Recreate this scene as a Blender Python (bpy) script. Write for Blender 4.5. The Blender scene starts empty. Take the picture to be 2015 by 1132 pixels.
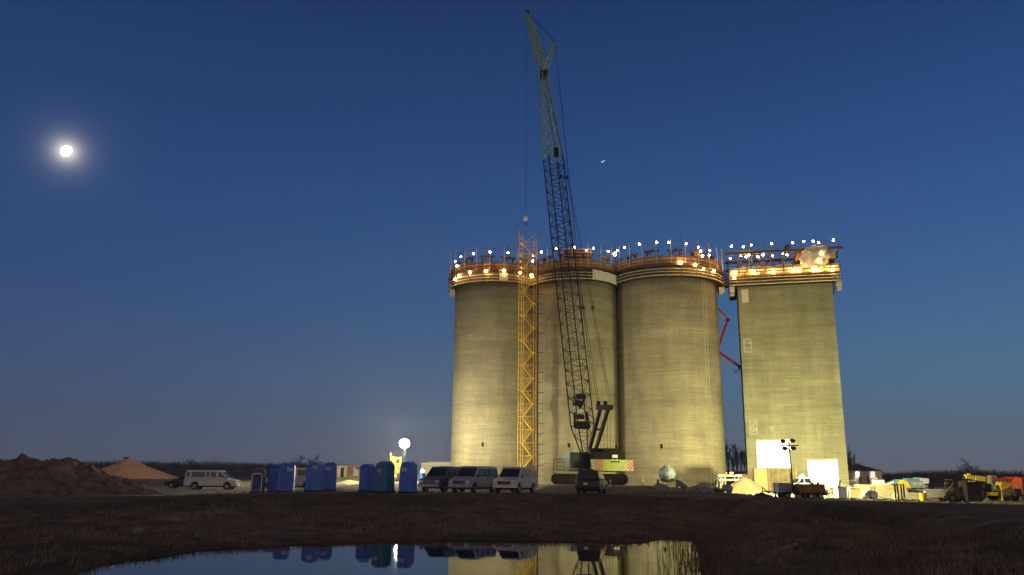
import bpy, bmesh, math, random
import numpy as np
from mathutils import Vector, Matrix, noise
random.seed(7); rng = np.random.default_rng(7)
R = math.radians
scene = bpy.context.scene
COL = scene.collection

# ------------------------------------------------------------------ camera
W_, H_, F_ = 2015.0, 1132.0, 1572.0
TH, RO, CAMZ = R(13.28), R(0.547), 2.9
Fv = Vector((0, math.cos(TH), math.sin(TH)))
U0 = Vector((0, -math.sin(TH), math.cos(TH))); R0 = Vector((1, 0, 0))
Rv = R0 * math.cos(RO) + U0 * math.sin(RO)
Uv = U0 * math.cos(RO) - R0 * math.sin(RO)
CP = Vector((0, 0, CAMZ))
cam = bpy.data.cameras.new('camera'); camo = bpy.data.objects.new('camera', cam); COL.objects.link(camo)
m = Matrix((Rv, Uv, -Fv)).transposed().to_4x4(); m.translation = CP
camo.matrix_world = m
cam.sensor_width = 36; cam.lens = F_ / W_ * 36
cam.clip_start = 0.1; cam.clip_end = 20000
scene.camera = camo

def ray(x, y): return (Rv * (x - W_ / 2) + Uv * (H_ / 2 - y) + Fv * F_)
def at(x, y, Y):
    d = ray(x, y); return CP + d * (Y / d.y)
def at_z(x, y, z):
    d = ray(x, y); return CP + d * ((z - CAMZ) / d.z)
def cyl_hit(x, y, cx, cy, r):
    d = ray(x, y); a = d.x**2 + d.y**2; ox, oy = -cx, -cy
    b = ox * d.x + oy * d.y; c = ox * ox + oy * oy - r * r
    q = b * b - a * c
    t = (-b - math.sqrt(q)) / a if q > 0 else -b / a
    p = CP + d * t
    if q <= 0:
        v = Vector((p.x - cx, p.y - cy, 0)).normalized() * r
        p = Vector((cx + v.x, cy + v.y, p.z))
    return p

# ------------------------------------------------------------------ world: clear twilight sky
world = bpy.data.worlds.new('World'); scene.world = world; world.use_nodes = True
nt = world.node_tree; nt.nodes.clear()
def wn(t, **k):
    n = nt.nodes.new(t)
    for a, b in k.items(): setattr(n, a, b)
    return n
def s2l(c): return [((v / 255) / 12.92 if v <= 10 else ((v / 255 + .055) / 1.055) ** 2.4) for v in c] + [1]
tc = wn('ShaderNodeTexCoord'); sep = wn('ShaderNodeSeparateXYZ')
nt.links.new(tc.outputs['Generated'], sep.inputs[0])
def ramp(stops, src):
    r = wn('ShaderNodeValToRGB'); r.color_ramp.interpolation = 'B_SPLINE'
    e = r.color_ramp.elements
    while len(e) < len(stops): e.new(.5)
    for i, (p, c) in enumerate(stops):
        e[i].position = p; e[i].color = s2l(c)
    nt.links.new(src, r.inputs[0]); return r
rl = ramp([(0, (90, 93, 110)), (.03, (84, 92, 112)), (.10, (68, 87, 120)), (.20, (51, 79, 124)), (.33, (41, 70, 119)), (.46, (34, 60, 106)), (.56, (28, 51, 93)), (.9, (16, 32, 66))], sep.outputs[2])
rr = ramp([(0, (116, 112, 114)), (.03, (108, 118, 128)), (.10, (88, 122, 148)), (.20, (66, 106, 152)), (.33, (48, 85, 140)), (.46, (37, 67, 118)), (.56, (28, 56, 100)), (.9, (18, 34, 70))], sep.outputs[2])
mr = wn('ShaderNodeMapRange'); mr.inputs[1].default_value = -.55; mr.inputs[2].default_value = .62
nt.links.new(sep.outputs[0], mr.inputs[0])
mx = wn('ShaderNodeMix', data_type='RGBA'); nt.links.new(mr.outputs[0], mx.inputs[0])
nt.links.new(rl.outputs[0], mx.inputs[6]); nt.links.new(rr.outputs[0], mx.inputs[7])
# aureole of scattered moonlight in the real direction of the moon
MOON = (ray(131, 298)).normalized()
dp = wn('ShaderNodeVectorMath', operation='DOT_PRODUCT'); dp.inputs[1].default_value = MOON
nrm = wn('ShaderNodeVectorMath', operation='NORMALIZE'); nt.links.new(tc.outputs['Generated'], nrm.inputs[0])
nt.links.new(nrm.outputs[0], dp.inputs[0])
om = wn('ShaderNodeMath', operation='SUBTRACT'); om.inputs[0].default_value = 1.0; nt.links.new(dp.outputs['Value'], om.inputs[1])
ad = wn('ShaderNodeMath', operation='ADD'); ad.inputs[1].default_value = .00006; nt.links.new(om.outputs[0], ad.inputs[0])
dv = wn('ShaderNodeMath', operation='DIVIDE'); dv.inputs[0].default_value = .00006; nt.links.new(ad.outputs[0], dv.inputs[1])
pw = wn('ShaderNodeMath', operation='POWER'); pw.inputs[1].default_value = 1.55; nt.links.new(dv.outputs[0], pw.inputs[0])
ml = wn('ShaderNodeMix', data_type='RGBA', blend_type='ADD'); ml.inputs[0].default_value = 1
gl = wn('ShaderNodeMix', data_type='RGBA', blend_type='MULTIPLY'); gl.inputs[0].default_value = 1
gl.inputs[6].default_value = (1.1, 1.0, .85, 1); nt.links.new(pw.outputs[0], gl.inputs[7])
nt.links.new(mx.outputs[2], ml.inputs[6]); nt.links.new(gl.outputs[2], ml.inputs[7])
# warm glow added to the unseen sky behind the photographer, warming bank and vans
ny1 = wn('ShaderNodeMapRange'); ny1.inputs[1].default_value = .25; ny1.inputs[2].default_value = -.9; nt.links.new(sep.outputs[1], ny1.inputs[0])
nz1 = wn('ShaderNodeMapRange'); nz1.inputs[1].default_value = .75; nz1.inputs[2].default_value = 0; nt.links.new(sep.outputs[2], nz1.inputs[0])
mq = wn('ShaderNodeMath', operation='MULTIPLY'); nt.links.new(ny1.outputs[0], mq.inputs[0]); nt.links.new(nz1.outputs[0], mq.inputs[1])
gw = wn('ShaderNodeMix', data_type='RGBA', blend_type='MULTIPLY'); gw.inputs[0].default_value = 1; gw.inputs[6].default_value = (.86, .55, .30, 1); nt.links.new(mq.outputs[0], gw.inputs[7])
m2 = wn('ShaderNodeMix', data_type='RGBA', blend_type='ADD'); m2.inputs[0].default_value = 1; nt.links.new(ml.outputs[2], m2.inputs[6]); nt.links.new(gw.outputs[2], m2.inputs[7]); ml = m2
bg = wn('ShaderNodeBackground'); bg.inputs[1].default_value = 1.0; nt.links.new(ml.outputs[2], bg.inputs[0])
wo = wn('ShaderNodeOutputWorld'); nt.links.new(bg.outputs[0], wo.inputs[0])

def lamp(name, typ, loc, power, color, parent=None, **k):
    l = bpy.data.lights.new(name, typ); l.energy = power; l.color = color
    for a, b in k.items(): setattr(l, a, b)
    o = bpy.data.objects.new(name, l); COL.objects.link(o); o.location = loc
    if parent: o.parent = parent
    return o
sun = lamp('moonlight', 'SUN', (0, 0, 50), .03, (.9, .93, 1), angle=R(.5))
sun.rotation_euler = (-MOON).to_track_quat('-Z', 'Y').to_euler(); sun['kind'] = 'structure'
sv = scene.view_settings; sv.view_transform = 'Standard'; sv.look = 'None'; sv.exposure = 0; sv.gamma = 1
scene.cycles.use_denoising = True; scene.cycles.max_bounces = 6; scene.cycles.use_light_tree = True
scene.cycles.sample_clamp_indirect = 4; scene.cycles.transparent_max_bounces = 6

# ------------------------------------------------------------------ materials
def mat(name, col, rough=.8, metal=0., var=.2, scale=2., bump=0., stretch=(1, 1, 1), emis=None, es=0., spec=.4, col2=None, detail=5, trans=0.):
    mt = bpy.data.materials.new(name); mt.use_nodes = True; t = mt.node_tree; b = t.nodes['Principled BSDF']
    b.inputs['Roughness'].default_value = rough; b.inputs['Metallic'].default_value = metal
    b.inputs['Specular IOR Level'].default_value = spec
    c = t.nodes.new('ShaderNodeTexCoord'); mp = t.nodes.new('ShaderNodeMapping'); mp.inputs['Scale'].default_value = stretch
    t.links.new(c.outputs['Object'], mp.inputs[0])
    n = t.nodes.new('ShaderNodeTexNoise'); n.inputs['Scale'].default_value = scale; n.inputs['Detail'].default_value = detail; n.inputs['Roughness'].default_value = .62
    t.links.new(mp.outputs[0], n.inputs[0])
    r = t.nodes.new('ShaderNodeMapRange'); r.inputs[1].default_value = .3; r.inputs[2].default_value = .7
    t.links.new(n.outputs[0], r.inputs[0])
    x = t.nodes.new('ShaderNodeMix'); x.data_type = 'RGBA'
    c2 = col2 or tuple(v * (1 - var * 1.6) for v in col)
    hi = tuple(min(1, v * (1 + var * .5)) for v in col)
    x.inputs[6].default_value = (*c2, 1); x.inputs[7].default_value = (*hi, 1)
    t.links.new(r.outputs[0], x.inputs[0]); t.links.new(x.outputs[2], b.inputs['Base Color'])
    if bump:
        bp = t.nodes.new('ShaderNodeBump'); bp.inputs['Strength'].default_value = bump; bp.inputs['Distance'].default_value = .05
        t.links.new(n.outputs[0], bp.inputs['Height']); t.links.new(bp.outputs[0], b.inputs['Normal'])
    if emis: b.inputs['Emission Color'].default_value = (*emis, 1); b.inputs['Emission Strength'].default_value = es
    if trans:
        tr = t.nodes.new('ShaderNodeBsdfTranslucent'); tr.inputs[0].default_value = (*col, 1)
        ms = t.nodes.new('ShaderNodeMixShader'); ms.inputs[0].default_value = trans
        out = t.nodes['Material Output']
        t.links.new(b.outputs[0], ms.inputs[1]); t.links.new(tr.outputs[0], ms.inputs[2]); t.links.new(ms.outputs[0], out.inputs[0])
    return mt

def concrete(name, base, zbreaks=()):
    """slip-formed concrete: fine horizontal drag lines, pour bands, blotches, laitance runs; darker towards the top for damp last pours and painted lamp falloff"""
    mt = bpy.data.materials.new(name); mt.use_nodes = True; t = mt.node_tree; b = t.nodes['Principled BSDF']
    N = t.nodes.new; L = t.links.new
    c = N('ShaderNodeTexCoord')
    def nz(scale, st, det=5, rgh=.6):
        mp = N('ShaderNodeMapping'); mp.inputs['Scale'].default_value = st; L(c.outputs['Object'], mp.inputs[0])
        n = N('ShaderNodeTexNoise'); n.inputs['Scale'].default_value = scale; n.inputs['Detail'].default_value = det; n.inputs['Roughness'].default_value = rgh
        L(mp.outputs[0], n.inputs[0]); return n.outputs[0]
    def rng_(src, a, b_, lo, hi):
        r = N('ShaderNodeMapRange'); r.inputs[1].default_value = a; r.inputs[2].default_value = b_; r.inputs[3].default_value = lo; r.inputs[4].default_value = hi
        L(src, r.inputs[0]); return r.outputs[0]
    def mul(a, b_):
        q = N('ShaderNodeMath'); q.operation = 'MULTIPLY'; L(a, q.inputs[0]); L(b_, q.inputs[1]); return q.outputs[0]
    fine = rng_(nz(1.0, (.22, .22, 5.0), 7, .75), .30, .70, .72, 1.18)
    band = rng_(nz(1.0, (.035, .035, .5), 5, .7), .32, .68, .68, 1.16)
    blot = rng_(nz(.30, (1, 1, .55), 8, .7), .30, .70, .68, 1.16)
    runs = rng_(nz(1.0, (.9, .9, .06), 5, .7), .3, .7, .86, 1.07)
    f = mul(mul(fine, band), mul(blot, runs))
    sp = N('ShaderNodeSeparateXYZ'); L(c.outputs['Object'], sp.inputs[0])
    f = mul(f, rng_(sp.outputs[2], 8, 34, 1.06, .68))  # upper wall darkened: damp fresh pours, plus lamp falloff put into the colour
    # pale laitance flecks along the pour lines
    fl = rng_(nz(1.0, (.45, .45, 5.0), 7, .75), .60, .70, 0, .8)
    x = N('ShaderNodeMix'); x.data_type = 'RGBA'; x.blend_type = 'MULTIPLY'; x.inputs[0].default_value = 1
    x.inputs[6].default_value = (*base, 1)
    cc = N('ShaderNodeCombineColor'); L(f, cc.inputs[0]); L(f, cc.inputs[1]); L(f, cc.inputs[2]); L(cc.outputs[0], x.inputs[7])
    y = N('ShaderNodeMix'); y.data_type = 'RGBA'; y.inputs[7].default_value = (base[0] * 1.45, base[1] * 1.45, base[2] * 1.5, 1)
    L(fl, y.inputs[0]); L(x.outputs[2], y.inputs[6]); L(y.outputs[2], b.inputs['Base Color'])
    b.inputs['Roughness'].default_value = .85; b.inputs['Specular IOR Level'].default_value = .25
    bp = N('ShaderNodeBump'); bp.inputs['Strength'].default_value = .35; bp.inputs['Distance'].default_value = .05
    L(fine, bp.inputs['Height']); L(bp.outputs[0], b.inputs['Normal'])
    return mt

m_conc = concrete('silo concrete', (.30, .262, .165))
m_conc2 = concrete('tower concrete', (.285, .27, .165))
m_rubble = mat('broken concrete', (.26, .25, .21), .9, var=.3, scale=3, bump=.6)
m_wood = mat('form timber', (.36, .20, .09), .8, var=.35, scale=3, stretch=(3, 3, .4), bump=.3)
m_ply = mat('plywood', (.62, .45, .18), .8, var=.2, scale=2)
m_plyp = mat('pale plywood', (.62, .55, .36), .8, var=.2, scale=2, stretch=(1, 1, 3))
m_board = mat('weathered board', (.42, .38, .28), .85, var=.3, scale=4, stretch=(1, 1, 3))
m_darkst = mat('dark steel', (.014, .010, .008), .7, 0, var=.3, scale=5, spec=.15)
m_rust = mat('rusty yoke steel', (.075, .04, .025), .7, .2, var=.4, scale=4)
m_galv = mat('galvanised steel', (.42, .40, .36), .5, .5, var=.2, scale=6)
m_yel = mat('yellow scaffold paint', (.62, .38, .035), .55, var=.2, scale=4)
m_yel2 = mat('bright yellow paint', (.75, .55, .03), .5, var=.15, scale=3)
m_boomd = mat('navy boom paint', (.010, .013, .028), .6, 0, var=.3, scale=3, spec=.12)
m_boomp = mat('pale green boom paint', (.22, .36, .26), .6, var=.15, scale=2)
m_crgreen = mat('crane cab green', (.02, .055, .03), .5, var=.25, scale=2, stretch=(4, 4, .5))
m_crhouse = mat('crane house brown', (.020, .013, .010), .7, var=.3, scale=2, spec=.15)
m_lime = mat('lime counterweight paint', (.50, .58, .06), .55, var=.12, scale=3)
m_orange = mat('orange hazard stripe', (.62, .14, .02), .6, var=.1)
m_white = mat('white paint', (.62, .62, .64), .45, var=.08, scale=2)
m_whited = mat('dusty white paint', (.50, .48, .47), .5, var=.15, scale=3)
m_sheet = mat('glowing white door sheeting', (.86, .85, .80), .8, var=.05, scale=1.5, emis=(1, .98, .9), es=.6)  # emission stands in for backlight through the sheeting
m_blk = mat('black rubber', (.012, .012, .013), .8, var=.3, scale=6)
m_glass = mat('dark window glass', (.015, .018, .022), .12, var=.3, scale=1, spec=.6)
m_black = mat('unlit opening', (.008, .007, .006), .9)
m_rim = mat('steel wheel rim', (.30, .29, .28), .4, .6, var=.2, scale=8)
m_chrome = mat('bumper chrome', (.5, .5, .52), .25, .9, var=.1, scale=4)
m_gray = mat('dark grey trim', (.05, .05, .055), .6, var=.2)
m_tblue = mat('blue toilet plastic', (.03, .15, .60), .42, var=.18, scale=1.6)
m_tblue2 = mat('deep blue toilet plastic', (.022, .10, .50), .42, var=.18, scale=1.6)
m_teal = mat('teal toilet plastic', (.02, .14, .27), .42, var=.18, scale=1.6)
m_tgrey = mat('grey toilet plastic', (.09, .10, .14), .5, var=.15, scale=2)
m_tdoor = mat('violet blue door', (.025, .028, .16), .5, var=.15, scale=2)
m_tarp = mat('white plastic tarp', (.66, .60, .52), .6, var=.15, scale=.8, bump=.5, trans=.35)
m_canvas = mat('pale canvas', (.45, .42, .36), .8, var=.15, scale=1.5, bump=.4)
m_red = mat('red paint', (.75, .04, .05), .45, var=.15, scale=3)
m_redor = mat('orange red paint', (.48, .07, .02), .45, var=.15, scale=3)
m_rusty = mat('rust red container steel', (.32, .11, .06), .7, var=.25, scale=2, stretch=(6, 6, .4))
m_cream = mat('cream siding', (.55, .50, .38), .7, var=.1, scale=2)
m_roof = mat('brown shingle', (.07, .055, .05), .9, var=.3, scale=6)
m_sand = mat('orange sand', (.62, .33, .16), .95, var=.15, scale=1.5, bump=.3)
m_sandp = mat('pale sand', (.34, .27, .13), .95, var=.2, scale=1.5, bump=.4)
m_mound = mat('excavated soil', (.21, .135, .08), .95, col2=(.04, .025, .016), scale=1.1, bump=.9, detail=9)
m_clod = mat('dark earth clod', (.05, .035, .025), .95, var=.4, scale=4, bump=.8)
m_tank = mat('pale green plastic tank', (.42, .52, .48), .4, var=.12, scale=2)
m_brown = mat('ochre brown machine paint', (.25, .12, .03), .6, var=.35, scale=2.5)
m_olive = mat('grubby olive machine paint', (.13, .11, .06), .7, var=.3, scale=3)
m_grime = mat('mud stained steel', (.05, .03, .022), .85, var=.4, scale=3)
m_ltblue = mat('light blue machine paint', (.10, .28, .42), .45, var=.1, scale=3)
m_trunk = mat('grey bark', (.05, .042, .04), .95, var=.3, scale=4)
m_rail_shade = mat('painted shade behind rails', (.045, .03, .018), .9, var=.4, scale=1.5, bump=.4)  # dark colour stands in for the shade behind the deck rails
m_bulb = mat('warm white bulb', (1, .9, .7), .5, emis=(1, .60, .24), es=85, var=0)
m_bulby = mat('amber bulb', (1, .75, .4), .5, emis=(1, .53, .13), es=240, var=0)
m_bulbw = mat('cool white bulb', (1, 1, 1), .5, emis=(1, .97, .9), es=60, var=0)
m_moon = mat('sunlit moon', (.9, .9, .85), .9, emis=(1, .97, .88), es=6, var=0)
m_plane = mat('sunlit fuselage', (.5, .6, .8), .5, emis=(.35, .5, .85), es=.8, var=0)  # emission stands in for sunlight on the aeroplane
m_skin = mat('skin', (.42, .24, .16), .6, var=.1, scale=8)
m_jacket = mat('brown work jacket', (.16, .09, .04), .85, var=.2, scale=6)
m_hiviz = mat('lime safety cloth', (.25, .55, .06), .8, var=.1, scale=5)
m_helmet = mat('green hard hat', (.10, .45, .10), .35, var=.05, scale=5)
m_jeans = mat('dark denim', (.03, .035, .06), .9, var=.2, scale=8)
m_amber = mat('amber lamp lens', (1, .5, .1), .4, emis=(1, .45, .08), es=9, var=0)
m_headl = mat('headlamp lens', (.55, .57, .6), .15, var=.05, scale=5)
m_tail = mat('tail lamp lens', (.25, .02, .02), .3, var=.1, scale=5)

# ------------------------------------------------------------------ mesh builder
class MB:
    def __init__(s): s.v = []; s.f = []; s.uvs = None
    def add(s, vs, fs):
        k = len(s.v); s.v += [tuple(v) for v in vs]; s.f += [tuple(i + k for i in f) for f in fs]; return s
    def box(s, c, d, rot=None, taper=1.0):
        x, y, z = d[0] / 2, d[1] / 2, d[2] / 2
        vs = [Vector((a * x * (taper if q > 0 else 1), b * y * (taper if q > 0 else 1), q * z)) for q in (-1, 1) for b in (-1, 1) for a in (-1, 1)]
        if rot is not None:
            Mx = rot if isinstance(rot, Matrix) else Matrix.Rotation(rot, 3, 'Z')
            vs = [Mx @ v for v in vs]
        c = Vector(c)
        return s.add([v + c for v in vs], [(0, 2, 3, 1), (4, 5, 7, 6), (0, 1, 5, 4), (2, 6, 7, 3), (0, 4, 6, 2), (1, 3, 7, 5)])
    def bar(s, a, b, r, n=5, r2=None):
        a, b = Vector(a), Vector(b); d = (b - a)
        if d.length < 1e-6: return s
        d.normalize(); u = d.orthogonal().normalized(); w = d.cross(u); r2 = r if r2 is None else r2
        vs = []
        for P, q in ((a, r), (b, r2)):
            for i in range(n):
                t = 2 * math.pi * i / n; vs.append(P + (u * math.cos(t) + w * math.sin(t)) * q)
        fs = [(i, (i + 1) % n, n + (i + 1) % n, n + i) for i in range(n)]
        fs += [tuple(range(n - 1, -1, -1)), tuple(range(n, 2 * n))]
        return s.add(vs, fs)
    def plank(s, a, b, w, h):
        a, b = Vector(a), Vector(b); d = b - a; L = d.length; d.normalize()
        up = Vector((0, 0, 1)) if abs(d.z) < .95 else Vector((1, 0, 0))
        y = up.cross(d).normalized(); z = d.cross(y)
        Mx = Matrix((d, y, z)).transposed()
        return s.box((a + b) / 2, (L, w, h), Mx)
    def tube(s, pts, r, n=5):
        for a, b in zip(pts, pts[1:]): s.bar(a, b, r, n)
        return s
    def cyl(s, c, r, h, n=16, r2=None): c = Vector(c); return s.bar(c, c + Vector((0, 0, h)), r, n, r2)
    def ell(s, c, r, n=14, mrows=8, fn=None):
        vs = []; fs = []; c = Vector(c)
        for j in range(mrows + 1):
            ph = math.pi * j / mrows
            for i in range(n):
                t = 2 * math.pi * i / n
                d = Vector((math.sin(ph) * math.cos(t), math.sin(ph) * math.sin(t), math.cos(ph)))
                k = fn(d) if fn else 1
                vs.append(c + Vector((d.x * r[0], d.y * r[1], d.z * r[2])) * k)
        for j in range(mrows):
            for i in range(n):
                fs.append((j * n + i, (j + 1) * n + i, (j + 1) * n + (i + 1) % n, j * n + (i + 1) % n))
        return s.add(vs, fs)
    def prism(s, pts, y0, y1):
        """outline in x-z, extruded along y"""
        n = len(pts); vs = [(p[0], y0, p[1]) for p in pts] + [(p[0], y1, p[1]) for p in pts]
        fs = [tuple(range(n)), tuple(range(2 * n - 1, n - 1, -1))] + [(i, i + n, (i + 1) % n + n, (i + 1) % n) for i in range(n)]
        return s.add(vs, fs)
    def loft(s, bot, top):
        n = len(bot); fs = [tuple(range(n - 1, -1, -1)), tuple(range(n, 2 * n))] + [(i, (i + 1) % n, n + (i + 1) % n, n + i) for i in range(n)]
        return s.add(list(bot) + list(top), fs)
    def torus(s, c, r, q, axis='Y', n=20, k=8):
        vs = []; fs = []
        for i in range(n):
            t = 2 * math.pi * i / n
            for j in range(k):
                p = 2 * math.pi * j / k; a = r + q * math.cos(p); h = q * math.sin(p)
                v = (a * math.cos(t), h, a * math.sin(t)) if axis == 'Y' else (a * math.cos(t), a * math.sin(t), h)
                vs.append(Vector(v) + Vector(c))
        for i in range(n):
            for j in range(k):
                fs.append((i * k + j, ((i + 1) % n) * k + j, ((i + 1) % n) * k + (j + 1) % k, i * k + (j + 1) % k))
        return s.add(vs, fs)
    def build(s, name, mt, parent=None, bevel=0, smooth=False, world=False, recalc=True, loc=None):
        me = bpy.data.meshes.new(name)
        vs = s.v
        if world and parent is not None:
            inv = parent.matrix_world.inverted(); vs = [tuple(inv @ Vector(v)) for v in vs]
        if loc is not None: vs = [tuple(Vector(v) - Vector(loc)) for v in vs]
        me.from_pydata(vs, [], s.f); me.validate()
        if recalc:
            b = bmesh.new(); b.from_mesh(me); bmesh.ops.recalc_face_normals(b, faces=b.faces); b.to_mesh(me); b.free()
        if smooth:
            for p in me.polygons: p.use_smooth = True
        me.materials.append(mt)
        o = bpy.data.objects.new(name, me); COL.objects.link(o)
        if parent is not None: o.parent = parent
        if loc is not None: o.location = loc
        if bevel:
            md = o.modifiers.new('bevel', 'BEVEL'); md.width = bevel; md.segments = 2; md.limit_method = 'ANGLE'; md.angle_limit = R(35)
        return o

def tag(o, label=None, cat=None, group=None, kind=None):
    if label: o['label'] = label
    if cat: o['category'] = cat
    if group: o['group'] = group
    if kind or cat: o['kind'] = kind or 'thing'
    return o
def thing(name, label, cat, loc, rz=0, group=None):
    o = bpy.data.objects.new(name, None); COL.objects.link(o); o.empty_display_size = .3
    o.location = loc; o.rotation_euler = (0, 0, rz)
    o.matrix_basis = Matrix.Translation(Vector(loc)) @ Matrix.Rotation(rz, 4, 'Z')
    bpy.context.view_layer.update() if False else None
    o.matrix_world = o.matrix_basis.copy()
    return tag(o, label, cat, group)
ORD = ['first', 'second', 'third', 'fourth', 'fifth', 'sixth', 'seventh', 'eighth', 'ninth', 'tenth', 'eleventh', 'twelfth', 'thirteenth', 'fourteenth', 'fifteenth', 'sixteenth', 'seventeenth', 'eighteenth']
def nth(i, n): return 'leftmost' if i == 0 else ('rightmost' if i == n - 1 else ORD[i] + ' from the left')

# ------------------------------------------------------------------ terrain
def sst(a, b, x):
    t = max(0., min(1., (x - a) / (b - a))); return t * t * (3 - 2 * t)
shore_px = [(150, 1131), (195, 1115), (245, 1101), (332, 1093), (377, 1085), (415, 1080), (470, 1077), (526, 1073), (590, 1070), (686, 1066), (846, 1063),
            (1057, 1065), (1139, 1066), (1187, 1067), (1245, 1068), (1290, 1063), (1330, 1056), (1362, 1060), (1372, 1085), (1378, 1128)]
POND = [at_z(x, y, 0) for x, y in shore_px]
POND = [(p.x, p.y) for p in POND] + [(5.0, 19), (3.5, 13), (0, 9.5), (-5, 9), (-10, 12), (-13, 17)]
PA = np.array(POND)
def pond_sd(X, Y):
    """signed distance to the shore line, vectorised (negative inside)"""
    P = np.stack([X, Y], -1); best = np.full(X.shape, 1e9); ins = np.zeros(X.shape, bool)
    n = len(PA)
    for i in range(n):
        a, b = PA[i], PA[(i + 1) % n]; e = b - a; w = P - a
        t = np.clip((w @ e) / (e @ e), 0, 1)
        d = w - t[..., None] * e; best = np.minimum(best, np.hypot(d[..., 0], d[..., 1]))
        c = ((a[1] <= Y) != (b[1] <= Y))
        xx = a[0] + (Y - a[1]) / (b[1] - a[1] + 1e-12) * e[0]
        ins ^= c & (X < xx)
    return np.where(ins, -best, best)
def vsst(a, b, x):
    t = np.clip((x - a) / (b - a), 0, 1); return t * t * (3 - 2 * t)
def yard(X, Y):
    base = 1.55 + .38 * vsst(66, 100, Y)
    side = .72 * vsst(14, 30, -X) + .62 * vsst(16, 27, X) + .28 * vsst(30, 48, X)
    side = side * (1 - .85 * vsst(98, 135, Y)) * (1 - .35 * vsst(80, 62, Y))
    return base - side + .25 * vsst(130, 300, Y)
def crest_d(X, Y):
    u = X / np.maximum(Y, 1)
    return 21.5 - 11 * vsst(.12, .32, u) - 2.5 * vsst(.1, .4, -u)
def gz_np(X, Y):
    X = np.asarray(X, float); Y = np.asarray(Y, float)
    sd = pond_sd(X, Y); cd = crest_d(X, Y); y = yard(X, Y)
    t = np.clip(sd / cd, 0, 1)
    prof = .10 * vsst(0, .04, t) + .50 * t + .40 * vsst(.80, 1.0, t)
    near = vsst(20, 8, Y)
    z = np.where(sd <= 0, np.maximum(sd * .25, -.8), prof * (y * (1 - near) + 1.25 * near))
    return z, sd, t
def gz(X, Y):
    z, _, _ = gz_np(np.array([X]), np.array([Y])); return float(z[0])
def gp(x, Y, yy=950):
    p = at(x, yy, Y); z = gz(p.x, Y); p = at(x, yy if z is None else 940, Y); return Vector((p.x, Y, z))

def axis(segs):
    out = []
    for a, b, st in segs: out += list(np.arange(a, b, st))
    return out
xs = np.array(axis([(-900, -600, 150), (-600, -120, 40), (-120, -60, 4), (-60, 60, .5), (60, 120, 4), (120, 600, 40), (600, 901, 150)]))
ys = np.array(axis([(-300, -10, 30), (-10, 5, 2), (5, 110, .5), (110, 170, 3), (170, 400, 20), (400, 1301, 100)]))
GX, GY = np.meshgrid(xs, ys)
GZ, SD, TT = gz_np(GX, GY)
amp = np.where((SD > .3) & (GY < 75), 1.0, .25) * np.clip((SD + .4) / 1.6, 0, 1) * (np.abs(GX) < 90) * (GY < 150)
bank = (TT < 1)
for j in range(len(ys)):
    for i in range(len(xs)):
        a = amp[j, i]
        if a > 0:
            p = Vector((GX[j, i], GY[j, i], 0))
            n1 = noise.noise(p * .22) * .16 + noise.noise(p * .6) * .10 + noise.noise(p * 1.6) * .05
            GZ[j, i] += a * n1 * (1.0 if bank[j, i] else .35)
nx, ny = len(xs), len(ys)
me = bpy.data.meshes.new('ground')
co = np.stack([GX, GY, GZ], -1).reshape(-1, 3)
idx = np.arange(nx * ny).reshape(ny, nx)
fc = np.stack([idx[:-1, :-1], idx[:-1, 1:], idx[1:, 1:], idx[1:, :-1]], -1).reshape(-1, 4)
me.from_pydata(co.tolist(), [], fc.tolist())
at_ = me.attributes.new('yard', 'FLOAT', 'POINT')
yv = vsst(66, 71, GY + np.where(GX > 22, -4, 0) - 27 * vsst(1, 5, GX) * vsst(25, 21, GX)) * (TT > .9)
far = vsst(185, 260, GY)
yv = yv * (1 - far) * (1 - vsst(56, 75, np.abs(GX))) * (1 - .9 * vsst(-36, -46, GX - .0 * GY))
at_.data.foreach_set('value', yv.reshape(-1).astype(np.float32))
gm = bpy.data.materials.new('yard gravel and grassy earth'); gm.use_nodes = True; t = gm.node_tree; b = t.nodes['Principled BSDF']
N = t.nodes.new; L = t.links.new
tcn = N('ShaderNodeTexCoord')
def gn(scale, det=6, rough=.65, st=(1, 1, 1)):
    mp = N('ShaderNodeMapping'); mp.inputs['Scale'].default_value = st; L(tcn.outputs['Object'], mp.inputs[0])
    n = N('ShaderNodeTexNoise'); n.inputs['Scale'].default_value = scale; n.inputs['Detail'].default_value = det; n.inputs['Roughness'].default_value = rough; L(mp.outputs[0], n.inputs[0]); return n.outputs[0]
def gr(src, stops):
    r = N('ShaderNodeValToRGB'); e = r.color_ramp.elements
    while len(e) < len(stops): e.new(.5)
    for i, (p, c) in enumerate(stops): e[i].position = p; e[i].color = (*c, 1)
    L(src, r.inputs[0]); return r.outputs[0]
nb = gn(.55, 10, .75); ng = gn(3.5, 8, .7); nl = gn(.12, 5)
bankc = gr(nb, [(.30, (.035, .022, .015)), (.44, (.10, .060, .036)), (.56, (.17, .115, .075)), (.70, (.27, .19, .12))])
grassc = gr(ng, [(.3, (.03, .028, .014)), (.6, (.085, .07, .034)), (.8, (.14, .11, .06))])
mb_ = N('ShaderNodeMix'); mb_.data_type = 'RGBA'; rl_ = N('ShaderNodeMapRange'); rl_.inputs[1].default_value = .4; rl_.inputs[2].default_value = .6; L(nl, rl_.inputs[0])
L(rl_.outputs[0], mb_.inputs[0]); L(bankc, mb_.inputs[6]); L(grassc, mb_.inputs[7])
yardc = gr(gn(.6, 9, .7), [(.3, (.22, .17, .10)), (.5, (.42, .36, .23)), (.7, (.56, .50, .36))])
aN = N('ShaderNodeAttribute'); aN.attribute_name = 'yard'
my = N('ShaderNodeMix'); my.data_type = 'RGBA'; ma = N('ShaderNodeMath'); ma.operation = 'ADD'
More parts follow.
